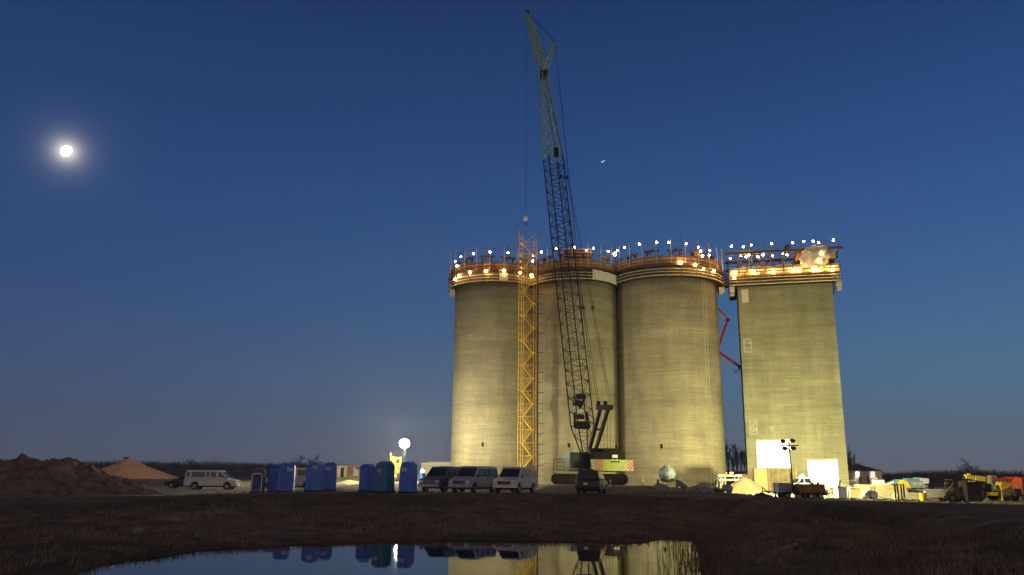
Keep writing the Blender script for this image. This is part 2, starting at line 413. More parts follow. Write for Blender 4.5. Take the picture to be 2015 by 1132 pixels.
rn = N('ShaderNodeMapRange'); rn.inputs[1].default_value = .3; rn.inputs[2].default_value = .7; rn.inputs[3].default_value = -.25; rn.inputs[4].default_value = .25; L(gn(.8, 5), rn.inputs[0])
mm = N('ShaderNodeMath'); mm.operation = 'MULTIPLY'; L(aN.outputs['Fac'], ma.inputs[0]); L(rn.outputs[0], mm.inputs[0]); L(aN.outputs['Fac'], mm.inputs[1]); L(mm.outputs[0], ma.inputs[1])
L(ma.outputs[0], my.inputs[0]); L(mb_.outputs[2], my.inputs[6]); L(yardc, my.inputs[7]); L(my.outputs[2], b.inputs['Base Color'])
b.inputs['Roughness'].default_value = .95; b.inputs['Specular IOR Level'].default_value = .1
bp = N('ShaderNodeBump'); bp.inputs['Strength'].default_value = .8; bp.inputs['Distance'].default_value = .12; L(ng, bp.inputs['Height']); L(bp.outputs[0], b.inputs['Normal'])
me.materials.append(gm)
for p in me.polygons: p.use_smooth = True
go = bpy.data.objects.new('ground', me); COL.objects.link(go); tag(go, kind='structure')

# pond water
wm = bpy.data.materials.new('still dark pond water'); wm.use_nodes = True; t = wm.node_tree; b = t.nodes['Principled BSDF']
b.inputs['Base Color'].default_value = (.004, .006, .008, 1); b.inputs['Roughness'].default_value = .02; b.inputs['IOR'].default_value = 1.33
b.inputs['Specular IOR Level'].default_value = 1.0
n = t.nodes.new('ShaderNodeTexNoise'); n.inputs['Scale'].default_value = .8; n.inputs['Detail'].default_value = 3
c = t.nodes.new('ShaderNodeTexCoord'); t.links.new(c.outputs['Object'], n.inputs[0])
bp = t.nodes.new('ShaderNodeBump'); bp.inputs['Strength'].default_value = .05; bp.inputs['Distance'].default_value = .05
t.links.new(n.outputs[0], bp.inputs['Height']); t.links.new(bp.outputs[0], b.inputs['Normal'])
w = MB().add([(-30, 5, 0), (25, 5, 0), (25, 46, 0), (-30, 46, 0)], [(0, 1, 2, 3)]).build('pond_water', wm); tag(w, kind='structure')

# grass on the banks, one mass
def blades(name, pts, hmin, hmax, wdt, mt, lean=.35, label=None, cat='grass'):
    n = len(pts); ang = rng.uniform(0, 2 * np.pi, n); h = rng.uniform(hmin, hmax, n)
    la = rng.uniform(0, 2 * np.pi, n); ll = rng.uniform(0, lean, n) * h
    dx, dy = np.cos(ang) * wdt, np.sin(ang) * wdt
    b0 = pts + np.stack([-dx, -dy, np.full(n, -.03)], -1); b1 = pts + np.stack([dx, dy, np.full(n, -.03)], -1)
    tp = pts + np.stack([np.cos(la) * ll, np.sin(la) * ll, h], -1)
    v = np.stack([b0, b1, tp], 1).reshape(-1, 3)
    me = bpy.data.meshes.new(name); f = np.arange(n * 3).reshape(-1, 3)
    me.vertices.add(n * 3); me.vertices.foreach_set('co', v.reshape(-1).astype(np.float32))
    me.loops.add(n * 3); me.loops.foreach_set('vertex_index', f.reshape(-1).astype(np.int32))
    me.polygons.add(n); me.polygons.foreach_set('loop_start', (np.arange(n) * 3).astype(np.int32)); me.polygons.foreach_set('loop_total', np.full(n, 3, np.int32))
    me.update(); me.materials.append(mt)
    o = bpy.data.objects.new(name, me); COL.objects.link(o); tag(o, label, cat, kind='stuff'); return o
m_grass = mat('dry bank grass', (.25, .175, .105), .95, var=.5, scale=.5, col2=(.06, .045, .022), spec=.1, detail=9)
m_reed = mat('pond reeds', (.14, .10, .055), .9, var=.4, scale=2, spec=.1)
n = 150000
Yr = 14 + 58 * rng.random(n) ** .8; ur = rng.uniform(-.72, .72, n); Xr = ur * Yr
z, sd, tt = gz_np(Xr, Yr)
cl = np.array([noise.noise(Vector((a * .5, b_ * .5, 3))) + .5 * noise.noise(Vector((a * 2, b_ * 2, 9))) for a, b_ in zip(Xr, Yr)])
k = (sd > .15) & (tt < .93) & (cl > -.12)
pts = np.stack([Xr, Yr, z], -1)[k]; clk = cl[k]
blades('grass', pts, .06, .30, .02, m_grass, .8, 'short dry grass covering the dark pond bank')
n = 16000
Yr = rng.uniform(12, 45, n); Xr = rng.uniform(-26, 16, n); z, sd, tt = gz_np(Xr, Yr)
k = (sd > -.25) & (sd < 1.3) & ((Xr < 1.5) | (rng.random(n) < .6)); 
pts = np.stack([Xr, Yr, np.maximum(z, -.05)], -1)[k]
blades('reeds', pts, .12, .42, .012, m_reed, .5, 'thin dry reeds fringing the pond shore')
n = 420
Yr = rng.uniform(21, 39, n); c_ = np.interp(Yr, [21, 25, 33, 39], [5.0, 5.6, 7.2, 8.3]); Xr = c_ + rng.normal(-.1, .55, n) 
pts = np.stack([Xr, Yr, np.full(n, -.1)], -1)
blades('tall_reeds', pts, .5, 1.15, .014, m_reed, .35, 'tall loose reeds standing in the right end of the pond')

k = MB()
for q in range(900):
    X = random.uniform(-45, 50); Y = random.uniform(20, 100) if q % 3 else random.uniform(60, 74)
    z_, sd_, tt_ = gz_np(np.array([X]), np.array([Y]))
    if sd_[0] < .5: continue
    r_ = random.uniform(.02, .075); k.ell((X, Y, float(z_[0]) + r_ * .3), (r_ * 1.4, r_, r_ * .7), 6, 4)
tag(k.build('gravel', mat('earthy pebbles', (.16, .13, .10), .95, var=.4, scale=2)), 'loose stones and clods scattered over bank and yard', kind='stuff')
n = 9000
Yr = rng.uniform(62, 76, n); Xr = rng.uniform(-.62, .62, n) * Yr; z, sd, tt = gz_np(Xr, Yr)
cl = np.array([noise.noise(Vector((a * .35, b_ * .35, 5))) for a, b_ in zip(Xr, Yr)])
blades('weeds', np.stack([Xr, Yr, z], -1)[cl > .12], .05, .28, .025, m_grass, .8, 'low tufts of weeds along the top of the bank')

# ------------------------------------------------------------------ silos
Z0 = at(1310, 541, 123.2).z      # underside of the hanging scaffolds
SIL = []
for xt, Yc, Rr in ((975.5, 136.6, 7.05), (1131.5, 134.5, 7.05), (1309, 133.0, 8.5)):
    SIL.append((at(xt, 556, Yc).x, Yc, Rr))
snames = ['left', 'middle', 'right']
def ringpts(cx, cy, r, z, n=72): return [(cx + r * math.cos(2 * math.pi * i / n), cy + r * math.sin(2 * math.pi * i / n), z) for i in range(n)]
silo_roots = []
for i, (cx, cy, Rr) in enumerate(SIL):
    gzb = 1.2
    lab = ['leftmost concrete silo, brightly lit low on its left, behind the parked vans', 'middle concrete silo standing behind the crawler crane', 'widest concrete silo, right of the crane, behind the round tank trailer'][i]
    t = thing('silo', lab, 'silo', (cx, cy, gzb), 0, 'concrete silos in a row')
    n = 96; mbw = MB(); rows = [gzb - 1, gzb + 2, 10, 20, 30, Z0 + 2.9]
    for z in rows: mbw.v += ringpts(cx, cy, Rr, z, n)
    for a in range(len(rows) - 1):
        for b_ in range(n): mbw.f.append((a * n + b_, a * n + (b_ + 1) % n, (a + 1) * n + (b_ + 1) % n, (a + 1) * n + b_))
    mbw.f.append(tuple(range((len(rows) - 1) * n, len(rows) * n)))
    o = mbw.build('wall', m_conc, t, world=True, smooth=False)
    for p in o.data.polygons: p.use_smooth = len(p.vertices) == 4
    wp = [(950, 875), (1120, 876.5), (1302, 878.5)][i]
    p = cyl_hit(*wp, cx, cy, Rr); d = Vector((p.x - cx, p.y - cy, 0)).normalized(); rot = math.atan2(d.x, -d.y)
    MB().box(p, (.62, .12, .88), rot).build('window_frame', m_board, t, world=True)
    MB().box(p - d * .0 + d * .02, (.46, .14, .72), rot).build('window_opening', m_black, t, world=True)
    if i == 2:
        for zz in range(3):
            p = cyl_hit(1409.5 + zz * .9, 936.5 + zz * 7, cx, cy, Rr); d = Vector((p.x - cx, p.y - cy, 0)).normalized(); rot = math.atan2(d.x, -d.y)
            MB().box(p, (1.5, .12, .50), rot).build('vent_opening', m_black, t, world=True)
            s = Vector((math.cos(rot), math.sin(rot), 0)); k = MB()
            for a, b_ in (((-.75, -.27), (.0, .27)), ((.0, .27), (.75, -.27)), ((-.78, .28), (.78, .28)), ((-.78, -.28), (.78, -.28)), ((-.78, -.28), (-.78, .28)), ((.78, -.28), (.78, .28))):
                k.bar(p + s * a[0] + Vector((0, 0, a[1])) + d * .09, p + s * b_[0] + Vector((0, 0, b_[1])) + d * .09, .05, 4)
            k.build('vent_brace', m_canvas, t, world=True)
        # conduit lines up the right silo
        for px_ in (1396, 1391):
            p = cyl_hit(px_, 760, cx, cy, Rr); d = Vector((p.x - cx, p.y - cy, 0)).normalized()
            MB().bar((p.x + d.x * .02, p.y + d.y * .02, 2), (p.x + d.x * .02, p.y + d.y * .02, Z0), .045, 5).build('conduit', m_board, t, world=True)
    silo_roots.append(t)

def outside(x, y, i, mrg=1.15):
    for j, (cx, cy, Rr) in enumerate(SIL):
        if j != i and math.hypot(x - cx, y - cy) < Rr + mrg: return False
    return True
deck_labels = ['round slipform working deck crowning the leftmost silo, beside the stair head', 'round slipform working deck on the middle silo behind the crane boom', 'round slipform working deck on the widest right silo, with timber parapet']
for i, (cx, cy, Rr) in enumerate(SIL):
    t = thing('slipform_deck', deck_labels[i], 'slipform deck', (cx, cy, Z0 + 2), 0, 'slipform decks on the silo tops')
    ns = [20, 20, 24][i]; Ro = Rr + 1.2
    pt = lambda a, r, z: Vector((cx + r * math.cos(a), cy + r * math.sin(a), z))
    an = [2 * math.pi * (k_ + .3) / ns for k_ in range(ns)]
    for zr, hh, nm in ((.08, .16, 'toe_board'), (.62, .11, 'guard_rail'), (1.12, .11, 'guard_rail')):
        mbx = MB()
        for k_ in range(ns):
            a, b_ = an[k_], an[(k_ + 1) % ns]
            for q0, q1 in ((0, .5), (.5, 1)):
                bb = b_ if b_ > a else b_ + 2 * math.pi
                p0 = pt(a + (bb - a) * q0, Ro, Z0 + zr + random.uniform(-.03, .03)); p1 = pt(a + (bb - a) * q1, Ro, Z0 + zr + random.uniform(-.03, .03))
                md_ = (p0 + p1) / 2
                if outside(md_.x, md_.y, i): mbx.plank(p0, p1, .05, hh)
        mbx.build(nm, m_board, t, world=True)
    wk = MB(); hg = MB(); ps = MB(); wire = []
    for k_ in range(72):
        a, b_ = 2 * math.pi * k_ / 72, 2 * math.pi * (k_ + 1) / 72
        wk.add([pt(a, Rr + .05, Z0), pt(b_, Rr + .05, Z0), pt(b_, Ro - .04, Z0), pt(a, Ro - .04, Z0)], [(0, 1, 2, 3)])
    wk.build('scaffold_floor', m_darkst, t, world=True)
    bl = MB()  # dark ring added round the wall as painted shade behind the scaffold rails
    for k_ in range(72):
        a, b_ = 2 * math.pi * k_ / 72, 2 * math.pi * (k_ + 1) / 72
        q0, q1 = pt(a, Rr + .14, Z0 + .05), pt(b_, Rr + .14, Z0 + .05)
        if outside(q0.x, q0.y, i, .3) and outside(q1.x, q1.y, i, .3): bl.add([q0, q1, q1 + Vector((0, 0, 1.7)), q0 + Vector((0, 0, 1.7))], [(0, 1, 2, 3)])
    bl.build('shade_band', m_rail_shade, t, world=True, recalc=False)
    for a in an:
        p = pt(a, Ro + .05, Z0)
        if outside(p.x, p.y, i): MB().bar(p + Vector((0, 0, -.15)), p + Vector((0, 0, 2.1)), .05, 5).build('hanger_rod', m_rust, t, world=True)
    fl = MB(); n = 72
    fl.v += ringpts(cx, cy, Rr + 1.25, Z0 + 1.75, n); fl.v += ringpts(cx, cy, Rr + 1.25, Z0 + 2.05, n)
    fl.f += [tuple(range(n)), tuple(range(n, 2 * n))] + [(q, (q + 1) % n, n + (q + 1) % n, n + q) for q in range(n)]
    fl.build('deck_floor', m_rust, t, world=True)
    # timber parapet of vertical boards
    pp = MB(); nb_ = 150
    for k_ in range(nb_):
        a, b_ = 2 * math.pi * k_ / nb_, 2 * math.pi * (k_ + .93) / nb_
        md_ = pt(a, Rr + 1.0, 0)
        if not outside(md_.x, md_.y, i, .8): continue
        zt = Z0 + 3.35 + random.uniform(-.05, .05); r1 = Rr + 1.0 + random.uniform(-.02, .02)
        pp.loft([pt(a, r1, Z0 + 2.05), pt(b_, r1, Z0 + 2.05), pt(b_, r1 - .06, Z0 + 2.05), pt(a, r1 - .06, Z0 + 2.05)],
                [pt(a, r1, zt), pt(b_, r1, zt), pt(b_, r1 - .06, zt), pt(a, r1 - .06, zt)])
    pp.build('timber_parapet', m_wood, t, world=True)
    wl = MB()
    for k_ in range(0, 72, 3):
        a = 2 * math.pi * k_ / 72; p0 = pt(a, Rr + 1.07, Z0 + 2.2)
        if outside(p0.x, p0.y, i, .8): wl.plank(p0, p0 + Vector((0, 0, 1.1)), .08, .06)
    for zz in (Z0 + 2.5, Z0 + 3.1):
        for k_ in range(72):
            a, b_ = 2 * math.pi * k_ / 72, 2 * math.pi * (k_ + 1) / 72; p0, p1 = pt(a, Rr + 1.06, zz), pt(b_, Rr + 1.06, zz)
            if outside(p0.x, p0.y, i, .8): wl.plank(p0, p1, .05, .10)
    wl.build('waler', m_rust, t, world=True)
    # jacking yokes
    ny_ = [12, 12, 14][i]
    for k_ in range(ny_):
        a = 2 * math.pi * (k_ + [.62, .4, .52][i]) / ny_; md_ = pt(a, Rr, 0)
        if not outside(md_.x, md_.y, i, .2): continue
        tg = Vector((-math.sin(a), math.cos(a), 0)); rd = Vector((math.cos(a), math.sin(a), 0))
        y_ = MB(); h = 1.45 + random.uniform(-.1, .1); tl = Vector((0, 0, 1)) * random.uniform(-.08, .08)
        base = pt(a, Rr - .2, Z0 + 2.05)
        for s_ in (-.78, .78):
            y_.plank(base + tg * s_, base + tg * s_ + Vector((0, 0, h + .95)), .22, .26)
            y_.plank(base + tg * s_ + rd * -.3 + Vector((0, 0, h + .55)), base + tg * s_ + rd * .4 + Vector((0, 0, h + .75)), .12, .3)
        y_.plank(base - tg * 1.25 + Vector((0, 0, h + 1.0)) - tl, base + tg * 1.25 + Vector((0, 0, h + 1.0)) + tl, .3, .3)
        y_.box(base + Vector((0, 0, h + 1.25)) + tg * .2, (.3, .3, .3), a)
        y_.box(base + Vector((0, 0, h + .65)) - tg * .3, (.25, .25, .45), a)
        y_.build('yoke', m_rust, t, world=True, bevel=.02)
    npst = [22, 22, 26][i]; prev = None; wr = MB()
    for k_ in range(npst + 1):
        a = 2 * math.pi * (k_ + .15) / npst; p = pt(a, Ro, Z0 + 1.9)
        ok = outside(p.x, p.y, i)
        top = Z0 + 5.75 + .08 * math.sin(k_ * 3)
        if ok and k_ < npst:
            MB().bar(p, (p.x, p.y, top + .25), .05, 5).build('light_post', m_galv, t, world=True)
        q = Vector((p.x, p.y, top - .15))
        if ok and prev is not None:
            mid = (q + prev) / 2 - Vector((0, 0, .08)); wr.tube([prev, mid, q], .028, 4)
        prev = q if ok else None
    wr.build('light_cable', m_rust, t, world=True)
    rb = MB()
    for k_ in range(26):
        a = random.uniform(0, 2 * math.pi); p = pt(a, Rr - .05, Z0 + 2.5)
        rb.bar(p, p + Vector((random.uniform(-.08, .08), 0, random.uniform(2.5, 6.0))), .016, 3)
    o = rb.build('rebar', m_darkst, t, world=True); o['kind'] = 'stuff'
    # litter of gear on the deck
    if i == 1:
        c0 = cyl_hit(1134, 495, cx, cy, Rr - 1.5); c0.z = Z0 + 4.2
        hs = MB(); hs.box(c0, (4.4, 3.0, 1.9)); hs.build('hoist_cabin', m_grime, t, world=True, bevel=.04)
        q = MB()
        for zz in (-.6, 0, .6, 1.15): q.plank(c0 + Vector((-2.4, -1.56, zz)), c0 + Vector((2.4, -1.56, zz)), .06, .14)
        for xx in (-2.3, -.8, .8, 2.3): q.plank(c0 + Vector((xx, -1.6, -1.9)), c0 + Vector((xx, -1.6, 1.3)), .1, .1)
        q.build('cabin_frame', m_wood, t, world=True)
        # pale tarp laced over the scaffold rails by the right silo
        tp = MB(); n = 9
        for a_ in range(n):
            px_ = 1166 + (1213 - 1166) * a_ / (n - 1)
            for yy in (0, 1):
                p = cyl_hit(px_, 540, cx, cy, Ro + .12); p.z = Z0 + (1.65 - .04 * a_ if yy == 0 else -.05 - .012 * a_ * a_ * .4) + random.uniform(-.05, .05); tp.v.append(tuple(p))
        for a_ in range(n - 1): tp.f.append((a_ * 2, a_ * 2 + 2, a_ * 2 + 3, a_ * 2 + 1))
        tp.build('tarp', m_canvas, t, world=True, recalc=False)
    if i == 0:
        p = cyl_hit(991, 547, cx, cy, Ro + .1); d = Vector((p.x - cx, p.y - cy, 0)); p.z = Z0 + .75
        MB().box(p, (1.45, .05, 1.25), math.atan2(d.x, -d.y)).build('white_panel', m_canvas, t, world=True)
        a = math.atan2(-.2, -1); p = pt(a, Rr + .55, Z0 - .5)
        MB().box(p, (.9, 1.1, .9)).box(p + Vector((.1, 0, -.65)), (.7, .8, .4)).build('hanging_ladder_cage', m_board, t, world=True)
    if i == 2:
        p = Vector((cx + Rr + .6, cy - 1.5, Z0 - .45))
        MB().box(p, (.9, 1.1, .8)).box(p + Vector((-.1, 0, -.6)), (.6, .8, .4)).build('hanging_ladder_cage', m_board, t, world=True)
        ms = MB()
        for k_ in range(16):
            a = random.uniform(-1.3, -.45); p = pt(a, Rr + random.uniform(-2, .6), Z0 + 2.3 + random.uniform(0, 1.8))
            ms.box(p, (random.uniform(.2, .8), .3, random.uniform(.2, .7)), random.uniform(0, 3))
        o = ms.build('deck_gear', m_wood, t, world=True)

# ------------------------------------------------------------------ string lamps on the decks
def bulb_thing(p, amber, label, group, r=.125, up=True):
    t = thing('string_lamp', label, 'lamp', p + Vector((0, 0, .28 if up else -.28)), 0, group)
    r *= random.uniform(.85, 1.15)
    MB().ell(p, (r, r, r * 1.05), 12, 8).build('bulb', m_bulby if amber else m_bulb, t, world=True, smooth=True)
    MB().cyl(p + Vector((0, 0, r * .8)), .06, .22, 6, .05).build('socket', m_darkst, t, world=True)
UP = [[(896.3, 514.5), (907, 505.7), (931.6, 499.4), (964.4, 496.5), (999.7, 497.7)],
      [(1065.4, 496.2), (1094.4, 489.7), (1131, 486.9), (1153.4, 492.4), (1168, 488.4), (1196.9, 494.8)],
      [(1214.9, 493.2), (1228.7, 487.4), (1258, 480.5), (1292.3, 476.9), (1315.7, 476.9), (1350, 479.8), (1373.8, 486.6), (1396.5, 492.9)]]
LO = [[(895.7, 549.5), (903.9, 543.2), (924.8, 536.1), (956.5, 533.5), (991.8, 533)], [], [(1339.5, 517.1), (1367.8, 521.9), (1384.6, 529), (1405.2, 533.5)]]
for i, (cx, cy, Rr) in enumerate(SIL):
    for k_, (x, y) in enumerate(UP[i]):
        bulb_thing(cyl_hit(x, y, cx, cy, Rr + 1.2), False, f'{nth(k_, len(UP[i]))} white bulb strung along the top cable over the {snames[i]} silo deck', f'white bulbs above the {snames[i]} silo')
    for k_, (x, y) in enumerate(LO[i]):
        bulb_thing(cyl_hit(x, y, cx, cy, Rr + 1.45), True, f'{nth(k_, len(LO[i]))} amber bulb glowing below the timber parapet of the {snames[i]} silo', f'amber bulbs under the {snames[i]} silo parapet', .19)
cx, cy, Rr = SIL[2]
ex = [(899.4, 523.4, 0, 'lowest white bulb at the left rim of the leftmost silo deck'), (1049, 504, 0, 'upper of the two white bulbs right of the stair head'), (1048.6, 513.6, 0, 'lower of the two white bulbs right of the stair head'),
      (1209.7, 500, 1, 'larger white bulb in the notch between middle and right silo decks'), (1378.7, 494.3, 2, 'small white bulb low among gear at right end of right silo deck'), (1395.5, 502.5, 2, 'white bulb just under the rightmost bulb of the right silo deck'), (1382, 504, 2, 'dim bulb resting low in the gear at right silo deck'),
      (1024, 537.2, 0, 'amber bulb at the left post of the yellow stair tower'), (1046.2, 542.5, 1, 'bright amber bulb at the right post of the yellow stair tower')]
for x, y, i, lab in ex:
    cx, cy, Rr = SIL[i]; bulb_thing(cyl_hit(x, y, cx, cy, Rr + (.6 if i == 2 else 1.3)), 'amber' in lab, lab, 'extra bulbs on the decks', .24 if 'larger' in lab or 'bright' in lab else .16)

# ------------------------------------------------------------------ square elevator tower
TA = at(1451, 562, 128.6); TB = at(1637, 552, 124.9)
TA.z = TB.z = 0
ux = (TB - TA).normalized(); TWd = (TB - TA).length; uy = Vector((-ux.y, ux.x, 0)); TD = 9.0
if uy.y < 0: uy = -uy
Tz = at(1540, 557, 126.7 - 1.3).z
def tw(a, b_, z): return TA + ux * a + uy * b_ + Vector((0, 0, z))
trot = math.atan2(ux.y, ux.x)
def t_on(px_, py, off=0):
    """point where the pixel's ray meets the tower's front plane moved out by off"""
    d = ray(px_, py); n_ = -uy; P = TA + n_ * off
    tt_ = (P - CP).dot(n_) / d.dot(n_); return CP + d * tt_
t = thing('elevator_tower', 'tall square concrete tower with two white lit doorways, right of the silos', 'tower', (TA + TB) / 2 + Vector((0, 0, 1)), trot)
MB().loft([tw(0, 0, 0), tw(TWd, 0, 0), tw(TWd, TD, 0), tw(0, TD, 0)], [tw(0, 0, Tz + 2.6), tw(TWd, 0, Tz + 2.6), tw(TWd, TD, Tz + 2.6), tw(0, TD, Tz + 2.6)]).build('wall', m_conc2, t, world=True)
def panel(pts, off, thick, name, mt, sub=None, par=None):
    ps_ = [t_on(x, y, off) for x, y in pts]; bk = [p + uy * thick for p in ps_]
    return MB().loft(ps_, bk).build(name, mt, par or t, world=True)
def rectp(x0, y0, x1, y1, sl=.05):
    return [(x0, y0), (x1, y0 - (x1 - x0) * sl), (x1 + (y1 - y0) * .075, y1 - (x1 - x0) * .01), (x0 + (y1 - y0) * .062, y1)]
d1 = panel([(1488, 868), (1552, 866), (1558, 926), (1491, 926)], .03, .4, 'door_sheeting', m_sheet)
panel([(1487, 864.5), (1552, 862.5), (1552, 866), (1487.5, 868)], .10, .3, 'door_header', m_board)
d2 = panel([(1588.5, 906.5), (1648, 905), (1652.5, 968), (1593, 970)], .03, .4, 'door_sheeting', m_sheet)
panel([(1588, 903), (1648, 901.5), (1648.2, 905), (1588.3, 906.5)], .10, .3, 'door_header', m_board)
k = MB()
for a, b_ in (((1512, 867), (1514, 926)), ((1488, 887), (1555, 886)), ((1489, 907), (1556, 906))):
    k.plank(t_on(*a, .06), t_on(*b_, .06), .04, .05)
k.build('door_seam', m_canvas, d1, world=False) if False else None
sm = MB()
for a, b_ in (((1512, 867), (1514, 926)), ((1489, 897), (1555.5, 896)), ((1618, 905.5), (1621, 969)), ((1634, 923), (1649, 923))):
    sm.plank(t_on(*a, .05), t_on(*b_, .05), .03, .06)
sm.build('sheeting_seam', m_board, t, world=True)
panel([(1458, 570), (1472, 569.4), (1473.4, 595), (1461, 596)], .04, .1, 'pale_patch', m_canvas)
def framed(x0, y0, x1, y1, bars):
    k = MB()
    for a, b_ in bars:
        k.plank(t_on(x0 + (x1 - x0) * a[0], y0 + (y1 - y0) * a[1], .06), t_on(x0 + (x1 - x0) * b_[0], y0 + (y1 - y0) * b_[1], .06), .05, .10)
    k.build('blockout_frame', m_canvas, t, world=True)
framed(1463.5, 667, 1478, 693, [((0, 0), (1, 0)), ((1, 0), (1.05, 1)), ((1.05, 1), (.08, 1)), ((.08, 1), (0, 0)), ((0, .33), (1, .33)), ((.05, .68), (1, .68)), ((0, .33), (.4, 0)), ((1, .33), (.4, 0)), ((.05, .68), (.5, 1))])
panel([(1475.5, 829), (1488, 828.4), (1488.8, 844), (1476.5, 845)], .02, .1, 'blockout', m_rubble)
framed(1475, 828, 1490, 855, [((0, 0), (.9, 0)), ((.9, 0), (1, 1)), ((1, 1), (.08, 1)), ((.08, 1), (0, 0)), ((.0, .66), (1, .66)), ((.1, .6), (.8, .1)), ((.1, .3), (.9, .6)), ((.3, .8), (.7, .8))])
framed(1515, 840, 1522, 847, [((0, 0), (1, 0)), ((1, .5), (0, .5)), ((.2, 1), (1, .9)), ((1, .5), (1, 1)), ((0, 0), (0, .5))])
# pilaster joints and pour lines on the face
k = MB()
for xa, xb in ((1556, 1573), (1597, 1622)):
    k.plank(t_on(xa, 560, .015), t_on(xb, 900, .015), .03, .05)
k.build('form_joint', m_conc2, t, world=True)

dt = thing('tower_slipform_deck', 'square two-level slipform deck crowded with lamps on top of the square tower', 'slipform deck', (TA + TB) / 2 + Vector((0, 0, Tz + 2)), trot)
E = 1.25
cor = [(-E, -E), (TWd + E, -E), (TWd + E, TD + E), (-E, TD + E)]
for zr, hh, nm in ((.08, .16, 'toe_board'), (.62, .11, 'guard_rail'), (1.12, .11, 'guard_rail')):
    k = MB()
    for (a, b_), (c_, d_) in zip(cor, cor[1:] + cor[:1]):
        ns = 6
        for q in range(ns):
            p0 = tw(a + (c_ - a) * q / ns, b_ + (d_ - b_) * q / ns, Tz + zr + random.uniform(-.03, .03)); p1 = tw(a + (c_ - a) * (q + 1) / ns, b_ + (d_ - b_) * (q + 1) / ns, Tz + zr + random.uniform(-.03, .03))
            k.plank(p0, p1, .05, hh)
    k.build(nm, m_board, dt, world=True)
k = MB()
for (a, b_), (c_, d_) in zip(cor, cor[1:] + cor[:1]):
    for q in range(7):
        p = tw(a + (c_ - a) * q / 7, b_ + (d_ - b_) * q / 7, Tz - .15); MB().bar(p, p + Vector((0, 0, 2.3)), .05, 5).build('hanger_rod', m_rust, dt, world=True)
def slab(x0, x1, y0, y1, z0, z1): return MB().loft([tw(x0, y0, z0), tw(x1, y0, z0), tw(x1, y1, z0), tw(x0, y1, z0)], [tw(x0, y0, z1), tw(x1, y0, z1), tw(x1, y1, z1), tw(x0, y1, z1)])
for nm, (x0, x1, y0, y1) in (('scaffold_floor', (-E + .1, TWd + E - .1, -E + .1, -.05)),): slab(x0, x1, y0, y1, Tz - .04, Tz + .02).build(nm, m_darkst, dt, world=True)
slab(-E + .1, -.05, 0, TD + E, Tz - .04, Tz + .02).build('scaffold_floor', m_darkst, dt, world=True)
slab(-.12, TWd + .12, -.12, TD + .12, Tz + .05, Tz + 1.58).build('shade_band', m_rail_shade, dt, world=True)  # dark sleeve added as painted shade behind the tower rails
slab(-E, TWd + E, -E, TD + E, Tz + 1.6, Tz + 1.85).build('deck_floor', m_wood, dt, world=True)
k = MB(); nb_ = 64
for q in range(nb_):
    a = -E + .1 + (TWd + 2 * E - .2) * q / nb_; w_ = (TWd + 2 * E) / nb_ * .93; zt = Tz + 2.95 + random.uniform(-.05, .05)
    k.loft([tw(a, -E + .2, Tz + 1.85), tw(a + w_, -E + .2, Tz + 1.85), tw(a + w_, -E + .26, Tz + 1.85), tw(a, -E + .26, Tz + 1.85)], [tw(a, -E + .2, zt), tw(a + w_, -E + .2, zt), tw(a + w_, -E + .26, zt), tw(a, -E + .26, zt)])
for q in range(36):
    a = -E + .1 + (TD + 2 * E - .2) * q / 36; w_ = (TD + 2 * E) / 36 * .93; zt = Tz + 2.95
    k.loft([tw(-E + .2, a, Tz + 1.85), tw(-E + .2, a + w_, Tz + 1.85), tw(-E + .26, a + w_, Tz + 1.85), tw(-E + .26, a, Tz + 1.85)], [tw(-E + .2, a, zt), tw(-E + .2, a + w_, zt), tw(-E + .26, a + w_, zt), tw(-E + .26, a, zt)])
k.build('timber_parapet', m_plyp, dt, world=True)
k = MB()
for zz in (Tz + 2.2, Tz + 2.7): k.plank(tw(-E, -E + .12, zz), tw(TWd + E, -E + .12, zz), .06, .1)
for q in range(13):
    p = tw(-E + (TWd + 2 * E) * q / 12, -E + .08, Tz + 1.5); k.plank(p, p + Vector((0, 0, 1.9)), .08, .1)
k.build('waler', m_rust, dt, world=True)
# rolled cable and clutter on the parapet, yokes under the upper beams
k = MB()
for q in range(8):
    a = .8 + q * 1.7; k.plank(tw(a, -.5, Tz + 3.15 + random.uniform(-.1, .1)), tw(a + 1.3, -.5, Tz + 3.15 + random.uniform(-.1, .1)), .3, .22)
k.build('bundled_sheet', m_canvas, dt, world=True)
for q in range(9):
    a = .3 + q * (TWd - .6) / 8; y_ = MB(); b0 = tw(a, .2, Tz + 1.85)
    y_.plank(b0, b0 + Vector((0, 0, 3.5)), .18, .2); y_.plank(b0 + ux * .5, b0 + ux * .5 + Vector((0, 0, 3.5)), .12, .12)
    y_.plank(b0 - ux * .5 + Vector((0, 0, 1.6)), b0 + ux * .9 + Vector((0, 0, 1.6)), .2, .2)
    y_.build('yoke', m_rust, dt, world=True)
zb = Tz + 5.15
bm_ = MB()
for yy in (-E - .2, TD * .5, TD + E):
    bm_.plank(tw(-E - .5, yy, zb + .25), tw(TWd + E + .6, yy, zb + .25), .22, .42)
for q in range(9):
    a = -E + q * (TWd + 2 * E) / 8; bm_.plank(tw(a, -E - .1, zb), tw(a, TD + E, zb), .15, .25)
bm_.build('roof_beam', m_rust, dt, world=True)
for q, (a, w_) in enumerate(((.6, 2.6), (9.4, 3.6))):
    slab(a, a + w_, -.8, 1.5, zb + .5, zb + .75).build('plank_pile', m_wood, dt, world=True)
slab(9.5, TWd + .8, -1.0, 2.5, zb - 1.3, zb - .25).build('side_board', m_wood, dt, world=True)
k = MB()
for q in range(10):
    a = -E + q * (TWd + 2 * E) / 9; p = tw(a, -E - .2, zb + .45); k.bar(p, p + Vector((0, 0, 1.25)), .035, 4)
